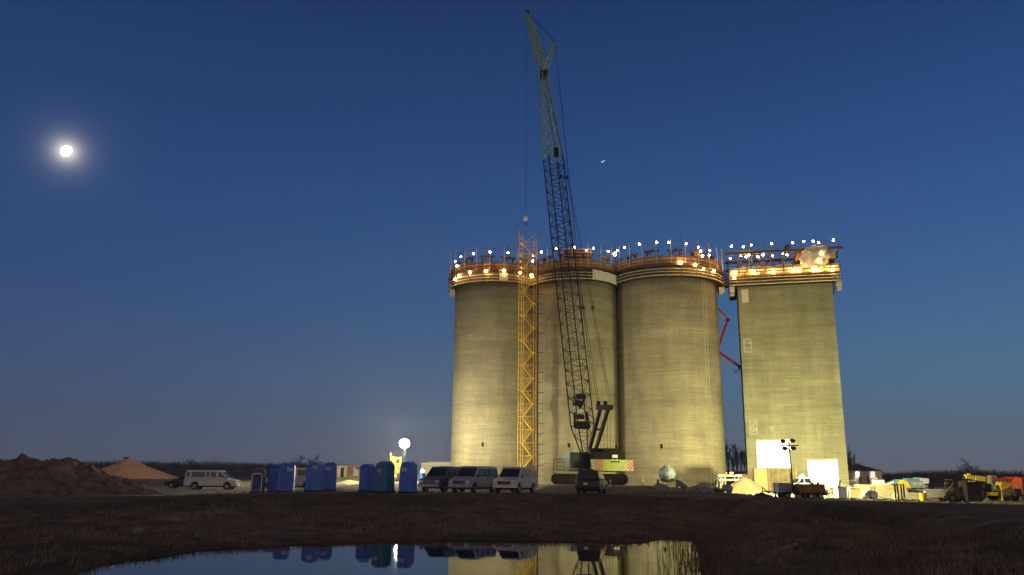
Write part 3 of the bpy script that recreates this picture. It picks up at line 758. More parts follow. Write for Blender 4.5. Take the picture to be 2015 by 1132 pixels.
k.tube([tw(-E + q * (TWd + 2 * E) / 9, -E - .2, zb + 1.55 + .06 * (q % 2)) for q in range(10)], .025, 4)
k.build('light_cable', m_rust, dt, world=True)
p = tw(8.2, .5, zb + .4); MB().cyl(p, .35, 1.1, 10).ell(p + Vector((.2, 0, 1.1)), (.45, .4, .3), 10, 6).build('winch', m_darkst, dt, world=True)
for a, dz in ((-.9, -.7), (TWd + .9, -.35)):
    p = tw(a, -.5, Tz + dz * .5 - .2); MB().box(p, (.8, .9, .9), trot).box(p + Vector((0, 0, -.8)), (.6, .7, .5), trot).bar(p + Vector((-.7, 0, -1.0)), p + Vector((.4, 0, -1.0)), .05, 4).build('hanging_ladder_cage', m_board, dt, world=True)
# plastic tarpaulin bellied out by the wind
tp = thing('plastic_tarp', 'crumpled white plastic tarp draped over the right end of the tower deck', 'tarp', t_on(1605, 510, 1.7))
ctr = t_on(1603, 507, 1.55)
def tf(d): return 1 + .22 * noise.noise(d * 2.2 + Vector((3, 1, 2))) * 2 + .10 * noise.noise(d * 5.5) + (.16 * max(0, d.x * .8 + d.z * .8) ** 3)
k = MB().ell((0, 0, 0), (2.05, .8, 1.75), 40, 26, tf); k.v = [tuple(ctr + ux * v[0] + uy * v[1] + Vector((0, 0, v[2]))) for v in k.v]
k.build('sheet', m_tarp, tp, world=True, smooth=True)
TU = [(1439.3, 484.5), (1462.7, 486.1), (1478.3, 482.3), (1518.6, 479.8), (1559.7, 477.7), (1581.6, 475), (1600.2, 475), (1610.9, 477.8), (1640, 472.6)]
TM = [(1436.8, 508.8), (1458.2, 503.6), (1468.2, 505.5), (1473.5, 502.5), (1491.3, 505.2), (1501.6, 501.7), (1520.4, 503.9), (1540.1, 498.8), (1549, 501.7), (1580, 497.2)]
TL = [(1446, 536.5), (1483.4, 535.9), (1522, 534.9), (1560.9, 532.2), (1572.4, 532.2), (1601.5, 531.1), (1612.1, 531.1), (1637.9, 530.9)]
for k_, (x, y) in enumerate(TU): bulb_thing(t_on(x, y, 1.45), False, f'{nth(k_, len(TU))} bulb in the top row above the square tower', 'top row of bulbs above the square tower', .13)
for k_, (x, y) in enumerate(TM): bulb_thing(t_on(x, y, .9), k_ % 3 > 0, f'{nth(k_, len(TM))} bulb in the middle row under the tower roof beams', 'middle row of bulbs on the square tower', .13)
for k_, (x, y) in enumerate(TL): bulb_thing(t_on(x, y, 1.55), True, f'{nth(k_, len(TL))} amber bulb in the lowest row of the square tower', 'lowest row of bulbs on the square tower', .17)
bulb_thing(t_on(1444.4, 546.2, 1.35), True, 'small amber bulb below the lowest row at the tower left corner', 'extra bulbs on the decks', .16)
for k_, (x, y) in enumerate(((1617, 497), (1613, 512))):  # bulbs added at the tarp's bright spots to make it glow
    bulb_thing(t_on(x, y, 2.45), True, ['upper', 'lower'][k_] + ' amber bulb added to make the white plastic tarp glow', 'added bulbs at the plastic tarp', .10)

# bridge from the right silo to the tower
cx, cy, Rr = SIL[2]
b0 = Vector((cx + Rr + .6, cy - .5, Z0)); b1 = tw(-E, 1.8, 0); b1.z = Z0
t = thing('catwalk_bridge', 'dark timber catwalk joining the right silo deck to the square tower deck', 'catwalk', (b0 + b1) / 2)
k = MB(); dv_ = (b1 - b0); sd_ = Vector((-dv_.y, dv_.x, 0)).normalized()
k.plank(b0 + Vector((0, 0, .1)), b1 + Vector((0, 0, .1)), 1.4, .2); k.build('floor', m_darkst, t, world=True)
for s_ in (-.7, .7):
    k = MB()
    for zz in (.5, 1.0, 1.5, 2.0): k.plank(b0 + sd_ * s_ + Vector((0, 0, zz)), b1 + sd_ * s_ + Vector((0, 0, zz)), .06, .3)
    for q in range(5): p = b0 + dv_ * q / 4 + sd_ * s_; k.bar(p, p + Vector((0, 0, 2.6)), .05, 4)
    k.build('side_rail', m_rust, t, world=True)

# ------------------------------------------------------------------ yellow stair tower
SY = 126.4; sb = at(1036.5, 920, SY); st_ = at(1039.5, 457, SY)
sX = sb.x; zt = st_.z; zb_ = gz(sX, SY)
t = thing('stair_tower', 'tall yellow scaffold stair tower rising between the leftmost and middle silos', 'stair tower', (sX, SY, zb_), R(-14))
hw, hd = 1.22, .95
nst = 20; hs_ = (zt - zb_) / nst
for a in (-hw, hw):
    for b_ in (-hd, hd):
        MB().bar((a, b_, 0), (a, b_, (zt - zb_) - (0 if a < 0 else .9)), .065, 6).build('post', m_yel, t)
MB().bar((-hw + .78, -hd, 0), (-hw + .78, -hd, (zt - zb_) - 1.0), .045, 5).build('post', m_yel, t)
k = MB()
for q in range(nst):
    z = q * hs_
    for a, b_ in (((-hw, -hd), (hw, -hd)), ((-hw, hd), (hw, hd)), ((-hw, -hd), (-hw, hd)), ((hw, -hd), (hw, hd))):
        k.bar((a[0], a[1], z), (b_[0], b_[1], z), .035, 4)
    k.bar((-hw, hd, z), (hw, hd, z + hs_), .03, 4); k.bar((-hw, -hd, z + hs_ * .5), (-hw + .78, -hd, z + hs_ * .5), .03, 4)
k.build('cross_bracing', m_yel, t)
for q in range(nst - 1):
    k = MB(); z0_, z1_ = q * hs_, (q + 1) * hs_; s_ = 1 if q % 2 == 0 else -1
    ya = -.45 if q % 2 == 0 else .45
    xa, xb = (hw - .45) * s_, -(hw - .45) * s_
    for o_ in (-.34, .34):
        k.plank((xa, ya + o_, z0_), (xb, ya + o_, z1_), .04, .11)
        k.bar((xa, ya + o_, z0_ + .9), (xb, ya + o_, z1_ + .9), .022, 4); k.bar((xa, ya + o_, z0_ + .5), (xb, ya + o_, z1_ + .5), .016, 4)
    for w_ in range(8):
        f = (w_ + .5) / 8; k.box((xa + (xb - xa) * f, ya, z0_ + (z1_ - z0_) * f), (.2, .66, .04))
    k.build('stair_flight', m_yel, t)
    sx_ = 1 if xb > 0 else -1
    MB().box((xb + .22 * sx_, 0, z1_), (.46, 1.8, .06)).bar((xb + .4 * sx_, -.9, z1_ + 1), (xb + .4 * sx_, .9, z1_ + 1), .03, 4).bar((xb + .4 * sx_, -.88, z1_), (xb + .4 * sx_, -.88, z1_ + 1), .03, 4).bar((xb + .4 * sx_, .88, z1_), (xb + .4 * sx_, .88, z1_ + 1), .03, 4).build('landing', m_yel, t)
# pump riser
pp0 = at(1047.5, 920, SY - .2).x
t = thing('concrete_riser_pipe', 'dark brown riser pipe with wall brackets beside the yellow stair tower', 'pipe', (sX + 1.65, SY + .4, zb_))
MB().bar((0, 0, 0), (0, 0, Z0 + 3 - zb_), .13, 8).build('pipe', m_rust, t)
k = MB()
for q in range(22): k.bar((0, 0, 1 + q * 1.6), (.95, .5, 1.1 + q * 1.6), .05, 4); k.box((.12, 0, 1 + q * 1.6), (.4, .3, .12))
k.build('bracket', m_rust, t)

# ------------------------------------------------------------------ crawler crane
CY = 103.5
cb = gp(1162, CY); crot = R(-14)     # the crane looks towards the silos, a little to the left
t = thing('crawler_crane', 'huge lattice boom crawler crane with lime green counterweight before the middle silo', 'crane', cb, 0)
crane = t
def cl_(a, b_, z):     # crane frame: a to the right, b away from the camera
    c_, s_ = math.cos(crot), math.sin(crot)
    return Vector((a * c_ + b_ * -s_ * -1 * 0 + b_ * 0, 0, 0))
CM = Matrix.Rotation(R(12), 3, 'Z')
def cl(a, b_, z): return cb + CM @ Vector((a, b_, z))
def cbox(a, b_, z, d): return (cl(a, b_, z), d, R(12))
for a in (-2.6, 2.6):
    k = MB(); pts_ = []
    L2 = 3.9
    for q in range(24):
        an_ = 2 * math.pi * q / 24; xx = L2 * (1 if math.cos(an_) > 0 else -1) + .62 * math.cos(an_); zz = .66 + .62 * math.sin(an_); pts_.append((xx, zz))
    # track belt of shoes
    MT = Matrix.Rotation(R(90 + 52), 3, 'Z')
    def tl(x, y, z): return cb + Matrix.Rotation(R(-10), 3, 'Z') @ Vector((x, y + a, z))
    n_ = len(pts_); v0 = [tl(p[0], -.5, p[1]) for p in pts_]; v1 = [tl(p[0], .5, p[1]) for p in pts_]
    o = MB().loft(v0, v1).build('track', m_grime, t, world=True, bevel=.03)
    k = MB()
    for (p, q_) in zip(pts_, pts_[1:] + pts_[:1]):
        n2 = max(1, int((Vector((p[0], 0, p[1])) - Vector((q_[0], 0, q_[1]))).length / .38))
        for w_ in range(n2):
            f = w_ / n2; x_, z_ = p[0] + (q_[0] - p[0]) * f, p[1] + (q_[1] - p[1]) * f; k.box(tl(x_, 0, z_), (.22, 1.12, .14), R(-10))
    k.build('track_shoe', m_darkst, o); 
    k2 = k
    o2 = o.children[0] if o.children else None
    if o2: 
        inv = t.matrix_world.inverted()
        for v in o2.data.vertices: v.co = inv @ v.co
    k = MB()
    for q in range(7):
        c0 = tl(-3.3 + q * 1.1, -.62, .5); k.bar(c0, tl(-3.3 + q * 1.1, .62, .5), .28, 12)
    k.build('road_wheel', m_rust, t, world=True)
MB().box(cb + Vector((0, 0, .95)), (3.2, 4.6, .7), R(-10)).cyl(cb + Vector((0, 0, 1.2)), 1.4, .45, 24).build('carbody', m_darkst, t, world=True, bevel=.05)
MB().box(*cbox(0.1, -1.2, 1.75, (4.3, 7.6, .3))).build('rotating_bed', m_darkst, t, world=True)
MB().box(*cbox(1.0, -1.6, 2.95, (4.5, 4.6, 2.1))).build('machinery_house', m_crhouse, t, world=True, bevel=.06)
k = MB()
for q in range(8): k.box(cl(-.2 + q * .35, -3.93, 2.7), (.06, .06, 1.2), R(12))
k.box(cl(1.6, -3.4, 4.15), (2.2, 1.0, .5), R(12)).box(cl(.4, -2.0, 4.2), (1.6, 1.6, .45), R(12)).box(cl(-.6, -2.6, 4.2), (.8, .7, .5), R(12)).bar(cl(2.6, -2.5, 4.0), cl(2.6, -2.5, 4.9), .12, 8)
k.build('winch_gear', m_darkst, t, world=True)
MB().box(*cbox(1.9, -3.96, 3.45, (.7, .1, .35))).box(*cbox(1.6, -3.96, 3.0, (.25, .1, .2))).box(*cbox(2.15, -3.96, 3.0, (.25, .1, .2))).build('radiator_guard', m_galv, t, world=True)
cab = MB().box(*cbox(-2.35, -.4, 2.95, (1.9, 3.6, 1.95))).build('cab', m_crgreen, t, world=True, bevel=.06)
k = MB(); 
for q in range(6): k.box(cl(-3.2 + q * .34, -2.22, 2.9), (.04, .05, 1.7), R(12))
k.build('cab_rib', m_crgreen, t, world=True)
k = MB()
zf = 1.75
k.box(cl(-4.0, -.8, zf), (1.3, 3.0, .08), R(12))
for a in (-4.6, -4.1, -3.45):
    for b_ in (-2.3, .7): k.bar(cl(a, b_, zf), cl(a, b_, zf + 1.35), .035, 4)
for z in (.5, .95, 1.35):
    k.bar(cl(-4.6, -2.3, zf + z), cl(-3.45, -2.3, zf + z), .03, 4); k.bar(cl(-4.6, .7, zf + z), cl(-3.45, .7, zf + z), .03, 4); k.bar(cl(-4.6, -2.3, zf + z), cl(-4.6, .7, zf + z), .03, 4)
k.build('cab_walkway', m_darkst, t, world=True)
cw = MB().box(*cbox(1.3, -4.5, 2.35, (5.1, 1.1, 1.35))).build('counterweight', m_lime, t, world=True, bevel=.04)
def cpan(a0, a1, z0_, z1_, off, name, mt, par):
    b_ = -5.05 - off
    return MB().loft([cl(a0, b_, z0_), cl(a1, b_, z0_), cl(a1, b_ + .02, z0_), cl(a0, b_ + .02, z0_)], [cl(a0, b_, z1_), cl(a1, b_, z1_), cl(a1, b_ + .02, z1_), cl(a0, b_ + .02, z1_)]).build(name, mt, par, world=True)
for (a0, a1, sgn) in ((-1.24, .02, 1), (3.05, 3.84, -1)):
    cpan(a0, a1, 1.70, 3.0, .012, 'warning_board', m_plyp, t)
    k = MB(); b_ = -5.09; w_ = .22; s0 = a0 - 1.3
    while s0 < a1 + 1.3:
        # diagonal stripes clipped to the board
        z0_, z1_ = 1.70, 3.0; q0 = s0; 
        pts_ = []
        for zz in np.linspace(z0_, z1_, 7):
            sh = (zz - z0_) * sgn; l_, r_ = max(a0, q0 + sh), min(a1, q0 + w_ + sh); pts_.append((l_, r_, zz))
        for (l0, r0, z_0), (l1, r1, z_1) in zip(pts_, pts_[1:]):
            if r0 > l0 and r1 > l1: k.add([cl(l0, b_, z_0), cl(r0, b_, z_0), cl(r1, b_, z_1), cl(l1, b_, z_1)], [(0, 1, 2, 3)])
        s0 += .42
    k.build('hazard_stripe', m_orange, t, world=True)
# faded, unreadable lettering: dark blocks where the letters stand
k = MB(); xx = 1.02
for w_, h_ in ((.17, .2), (.09, .14), (.10, .16), (.10, .16), (.10, .14), (.20, .2)):
    k.box(cl(xx + w_ / 2, -5.075, 2.78), (w_, .02, h_), R(12)); xx += w_ + .06
k.build('faded_lettering', m_darkst, t, world=True)
cpan(1.3, 3.0, 1.9, 2.15, .014, 'scuffed_patch', m_plyp, t)

def lattice(P0, P1, w0, d0, w1, d1, bays, cr, br, wax):
    ax = (P1 - P0).normalized(); wx = (wax - ax * wax.dot(ax)).normalized(); dx = ax.cross(wx)
    ch = MB(); lc = MB(); prev = None
    for q in range(bays + 1):
        f = q / bays; c0 = P0 + (P1 - P0) * f; w_ = (w0 + (w1 - w0) * f) / 2; d_ = (d0 + (d1 - d0) * f) / 2
        c4 = [c0 + wx * a * w_ + dx * b_ * d_ for a, b_ in ((-1, -1), (1, -1), (1, 1), (-1, 1))]
        if prev:
            for a in range(4):
                ch.bar(prev[a], c4[a], cr, 5)
                b_ = (a + 1) % 4
                mid = (c4[a] + c4[b_] + prev[a] + prev[b_]) / 4
                if q % 2 == a % 2: lc.bar(prev[a], c4[b_], br, 4)
                else: lc.bar(prev[b_], c4[a], br, 4)
        if q % 2 == 0 or q in (0, bays):
            for a in range(4): lc.bar(c4[a], c4[(a + 1) % 4], br, 4)
        prev = c4
    ch.add(lc.v, lc.f)
    return ch, None
foot = at(1152, 893, 102.6); tip = at(1070, 146, 116.5)
bd = (tip - foot)
wax = Vector((.93, .37, 0))
def bp_(f): return foot + bd * f
secs = [(0, .06, .9, .5, 2.3, 2.0, 3), (.06, .20, 2.3, 2.0, 2.3, 2.0, 9), (.20, .735, 2.3, 2.0, 2.3, 2.0, 34)]
for n_, (f0, f1, w0, d0, w1, d1, bays) in enumerate(secs):
    ch, lc = lattice(bp_(f0), bp_(f1), w0, d0, w1, d1, bays, .085, .038, wax)
    o = ch.build('boom_section', m_boomd, t, world=True)
ch, lc = lattice(bp_(.735), bp_(1), 2.3, 2.0, .9, .9, 17, .09, .05, wax)
ch.build('boom_top_section', m_boomp, t, world=True)
hd = MB().box(bp_(1.0), (1.2, 1.2, .9)).cyl(bp_(1.0) + Vector((-.2, -.2, -.9)), .35, .7, 10).build('boom_head', m_crhouse, t, world=True, bevel=.05)
jt = at(1038, 26, 121.0); js = at(1092, 84, 114.0)
P_ = bp_(1.0) + Vector((0, 0, .3)); J = jt - P_
ch, lc = lattice(P_, P_ + J * .28, .8, .7, 1.35, 1.1, 5, .08, .06, wax); ch.build('jib_section', m_boomp, t, world=True)
ch, lc = lattice(P_ + J * .28, jt, 1.35, 1.1, .4, .4, 16, .08, .06, wax); ch.build('jib_section', m_boomp, t, world=True)
ch, lc = lattice(P_, js, .9, .7, .3, .3, 9, .07, .05, wax); ch.build('jib_strut', m_boomp, t, world=True)
MB().box(jt, (.5, .5, .9)).build('jib_head', m_darkst, t, world=True)
MB().box(bp_(.745) + Vector((.5, -1.0, 0)), (.7, .5, 1.3)).build('boom_sheave', m_darkst, t, world=True)
# drums housed in the lower boom
MB().box(bp_(.122) + wax * .25, (1.2, .6, .6), R(20)).bar(bp_(.108) - wax * .9, bp_(.108) + wax * .0, .42, 14).plank(bp_(.122) + wax * .9, bp_(.10), .12, .4).plank(bp_(.122) - wax * .9, bp_(.095), .1, .2).build('boom_winch', m_darkst, t, world=True)
MB().bar(bp_(.060) - wax * 1.0, bp_(.060) + wax * .9, .5, 14).bar(bp_(.078) - wax * .7, bp_(.078) + wax * .3, .32, 12).plank(bp_(.055) - wax * 1.1, bp_(.088) - wax * .9, .12, .3).plank(bp_(.055) + wax * 1.0, bp_(.088) + wax * .8, .12, .3).build('boom_winch', m_darkst, t, world=True)
# gantry
gL0, gL1 = at(1157, 897, 102.3), at(1181, 806, 98)
gR0, gR1 = at(1168, 899, 101), at(1196.5, 806, 96.8)
g1 = (gL1 + gR1) / 2
k = MB().plank(gL0, gL1, .36, .36).plank(gR0, gR1, .36, .36)
k.plank(gL0.lerp(gL1, .58), gR0.lerp(gR1, .58), .22, .28); k.bar(gL0.lerp(gL1, .75), bp_(.10), .05, 5)
k.build('gantry_mast', m_darkst, t, world=True)
MB().plank(gL1 + (gL1 - gR1) * .35 + Vector((0, 0, .25)), gR1 + (gR1 - gL1) * .45 + Vector((0, 0, .25)), .5, .62).bar(gL1 + Vector((-.2, 0, .5)), gL1 + Vector((-.2, 0, 1.0)), .24, 8).bar(gR1 + Vector((-.3, 0, .5)), gR1 + Vector((-.3, 0, 1.0)), .24, 8).build('gantry_head', m_darkst, t, world=True)
k = MB(); sh = MB()
for s_ in (-.85, -.6, .6, .85):
    a = g1 + Vector((s_, 0, .9)); e_ = bp_(.985) + wax * s_ * .5
    prev = a
    for q in range(1, 21):
        f = q / 20; p = a.lerp(e_, f) + Vector((.5, 0, -1.0)) * math.sin(math.pi * f) * .8
        k.bar(prev, p, .032, 4); prev = p
        if q in (5, 8, 13): sh.box(p, (.16, .16, .5))
k.build('pendant_rope', m_darkst, t, world=True); sh.build('rope_shackle', m_darkst, t, world=True)
k = MB()
for s_ in (-.4, .0, .5, .9): k.bar(cl(1.2 + s_, -1.8, 4.2), g1 + Vector((s_ * .8, 0, .3)), .02, 3)
k.bar(js, bp_(.12) + Vector((1.3, -1.2, 0)), .03, 4); k.bar(js, bp_(.12) + Vector((1.6, -1.2, 0)), .03, 4)
k.bar(js, jt, .03, 4); k.bar(js + Vector((0, 0, .3)), jt + Vector((0, 0, .4)), .03, 4)
k.bar(jt, bp_(.11) + Vector((.2, -1.3, 0)), .02, 3)
hk = at(1034, 430, 121.0); hk.x = jt.x - .15
k.bar(jt + Vector((-.15, 0, 0)), Vector((jt.x - .15, jt.y, hk.z + .6)), .026, 4)
k.build('hoist_rope', m_darkst, t, world=True)
hp = Vector((jt.x - .15, jt.y, hk.z))
hb = MB().ell(hp, (.36, .25, .5), 12, 8).build('hook_block', m_white, t, world=True, smooth=True)
q_ = MB(); pr = None
for q in range(9):
    an_ = R(90 - q * 30); p = hp + Vector((.22 * math.cos(an_), 0, -.95 + .22 * math.sin(an_)))
    if pr: q_.bar(pr, p, .07, 5)
    pr = p
q_.bar(hp + Vector((0, 0, -.4)), hp + Vector((0, 0, -.75)), .07, 5); q_.build('hook', m_crhouse, t, world=True)

# ------------------------------------------------------------------ concrete pump boom between silo and tower
BYd = 146
bpx = [(1398, 594), (1408, 603), (1432, 630), (1411, 690), (1456, 722), (1500, 760)]
P3 = [at(x, y, BYd) for x, y in bpx]
t = thing('concrete_pump_boom', 'folded red concrete pump boom in the gap between right silo and tower', 'pump boom', (P3[-1].x, BYd, gz(P3[-1].x, BYd)))
P3.append(Vector((P3[-1].x + 1, BYd, gz(P3[-1].x, BYd) + .5)))
for a, b_ in zip(P3, P3[1:]): MB().plank(a, b_, .3, .42).build('boom_arm', m_red, t, world=True, bevel=.03)
k = MB()
for p in P3[1:-1]: k.bar(p + Vector((0, -.3, 0)), p + Vector((0, .3, 0)), .32, 10)
k.build('boom_joint', m_grime, t, world=True)
k = MB(); wpx = [[(1407, 606), (1428, 628)], [(1426, 634), (1411, 672)], [(1416, 700), (1442, 726)]]
for (a, b_) in wpx: k.bar(at(*a, BYd - .5), at(*b_, BYd - .5), .11, 6)
k.build('delivery_pipe', m_white, t, world=True)
pr = None; k = MB()
for q in range(8):
    p = at(1444 + q * 2, 726 + 6 * math.sin(q * .9) + q, BYd - .5)
    if pr: k.bar(pr, p, .06, 5)
    pr = p
k.build('rubber_hose', m_blk, t, world=True)

# ------------------------------------------------------------------ work lights
m_lampglow = mat('blazing balloon lamp', (1, 1, .95), .5, emis=(1, .97, .82), es=60, var=0)
Lp = at(796, 873, 117)
gb = gp(793, 117)
t = thing('balloon_light_tower', 'blazing white balloon lamp on a tall slim mast behind the blue toilets', 'light tower', gb)
MB().ell(Lp, (.72, .72, .66), 24, 16).build('balloon_lamp', m_lampglow, t, world=True, smooth=True)
k = MB().bar(gb + Vector((0, 0, .6)), Lp + Vector((-.05, 0, -.55)), .085, 8)
k.build('mast', m_galv, t, world=True)
k = MB(); pr = None
for q in range(15):
    p = gb.lerp(Lp, .15 + q * .055) + Vector((.18 + .1 * math.sin(q * 1.7), -.1, 0))
    if pr: k.bar(pr, p, .035, 5)
    pr = p
k.build('power_cable', m_white, t, world=True)
MB().box(gb + Vector((0, 0, .75)), (1.5, 2.4, .9)).build('generator_box', m_white, t, world=True, bevel=.06)
def wheel(c, r, w_, par, rot=None, name='wheel', rim=.55, mt_rim=None, world=False):
    """wheel with its axle along local y"""
    k = MB(); Mx = rot or Matrix.Identity(3); c = Vector(c)
    a, b_ = c + Mx @ Vector((0, -w_ / 2, 0)), c + Mx @ Vector((0, w_ / 2, 0))
    o = MB().bar(a, b_, r * .97, 22).build(name, m_blk, par, world=world, bevel=.03)
    inv = par.matrix_world.inverted() if world else Matrix.Identity(4)
    a2, b2 = c + Mx @ Vector((0, -w_ / 2 - .015, 0)), c + Mx @ Vector((0, w_ / 2 + .015, 0))
    MB().bar(inv @ a2, inv @ b2, r * rim, 16).bar(inv @ (c + Mx @ Vector((0, -w_ / 2 - .04, 0))), inv @ (c + Mx @ Vector((0, w_ / 2 + .04, 0))), r * .18, 8).build('rim', mt_rim or m_rim, o)
    k = MB()
    for q in range(20):
        an_ = 2 * math.pi * q / 20; d = Mx @ Vector((math.cos(an_), 0, math.sin(an_)))
        k.plank(inv @ (c + d * r * .97 - Mx @ Vector((0, w_ * .46, 0))), inv @ (c + d * r * .97 + Mx @ Vector((0, w_ * .46, 0))), .05 * r * 2, .05 * r)
    k.build('tread', m_blk, o)
    return o
for a in (-.85, .85): wheel(gb + Vector((a, .2, .33)), .33, .2, t, Matrix.Rotation(R(90), 3, 'Z') @ Matrix.Identity(3), world=True)
l1 = lamp('balloon_light', 'POINT', Lp - gb, 185000, (1, .92, .60), parent=t, shadow_soft_size=.75)

g2 = gp(1553, 79)
t = thing('light_tower', 'four-headed work light tower with lamps turned to the square tower', 'light tower', g2, R(4))
top = at(1552.5, 877, 79) - g2; top.y = 0
MB().bar((.35, 0, .5), (top.x, 0, top.z + .15), .055, 8).bar((.35, 0, .4), (.18, 0, 2.4), .085, 8).build('mast', m_grime, t)
MB().bar((top.x - .95, 0, top.z + .02), (top.x + .95, 0, top.z + .02), .05, 6).bar((top.x, 0, top.z - .55), (top.x, 0, top.z + .45), .05, 6).bar((top.x - .6, 0, top.z - .3), (top.x + .6, 0, top.z - .3), .04, 6).build('crossbar', m_grime, t)
m_lens = mat('burning floodlight lens', (1, 1, .9), .4, emis=(1, 1, .75), es=40, var=0)
for a, z in ((-.56, .40), (.42, .46), (-.42, -.28), (.46, -.24)):
    h_ = Vector((top.x + a, .12, top.z + z)); k = MB()
    n_ = 18; k.ell(h_ + Vector((0, -.02, 0)), (.30, .20, .20), n_, 9)
    o = k.build('lamp_head', m_grime, t, smooth=True)
    MB().loft([h_ + Vector((.26 * math.cos(2 * math.pi * q / 16), .17, .17 * math.sin(2 * math.pi * q / 16))) for q in range(16)], [h_ + Vector((.24 * math.cos(2 * math.pi * q / 16), .20, .155 * math.sin(2 * math.pi * q / 16))) for q in range(16)]).build('lens', m_lens, o)
    l = lamp('floodlight', 'SPOT', h_ + Vector((0, .32, -.02)), (26000 if a > 0 and z < 0 else 17000), (1, .95, .50), parent=t, spot_size=R(112), spot_blend=.85, shadow_soft_size=.18)
    aim = Vector((.50 if a > 0 else .16, 1, -.02 if z > 0 else -.14))
    if a > 0 and z < 0: aim = Vector((1, .55, -.16))
    l.rotation_euler = aim.to_track_quat('-Z', 'Y').to_euler()
g3 = gp(1579, 107)
t3 = thing('floodlight_stand', 'glaring floodlight on a short stand behind the white pickup, right of the hoarding', 'floodlight', g3)
for q in range(3):
    a_ = 2.1 * q; MB().bar((.6 * math.cos(a_), .6 * math.sin(a_), 0), (0, 0, 1.5), .035, 5).build('leg', m_galv, t3)
MB().bar((0, 0, 1.2), (0, 0, 1.8), .04, 6).build('pole', m_galv, t3)
MB().ell((0, 0, 1.95), (.30, .2, .2), 16, 10).build('lamp_head', m_lampglow, t3, smooth=True)
l = lamp('floodlight', 'SPOT', (0, .1, 2.0), 42000, (1, .94, .46), parent=t3, shadow_soft_size=.4, spot_size=R(168), spot_blend=.35)
l.rotation_euler = Vector((-.18, .95, .12)).to_track_quat('-Z', 'Y').to_euler()
bx = MB().box((-.72, 0, .98), (1.35, 1.5, .82)).box((-.72, 0, 1.42), (1.42, 1.56, .06)).build('trailer_box', mat('lavender grey trailer paint', (.30, .27, .33), .5, var=.12), t, bevel=.03)
MB().box((-.72, -.765, 1.18), (1.3, .02, .03)).box((-.72, -.765, .86), (1.3, .02, .02)).build('panel_line', m_gray, bx)
MB().box((-.05, 0, .52), (2.9, .9, .12)).bar((.35, -.35, .6), (.35, .4, 1.5), .05, 5).box((.45, .1, .8), (.5, .5, .5)).build('chassis', m_grime, t)
for b_ in (-.78, .78): wheel((-.6, b_, .33), .33, .2, t)
MB().bar((-1.48, 0, 0), (-1.48, 0, 1.95), .025, 5).bar((-1.5, 0, .35), (-1.35, 0, .35), .04, 5).box((-1.45, 0, .05), (.3, .3, .05)).build('outrigger', m_grime, t)

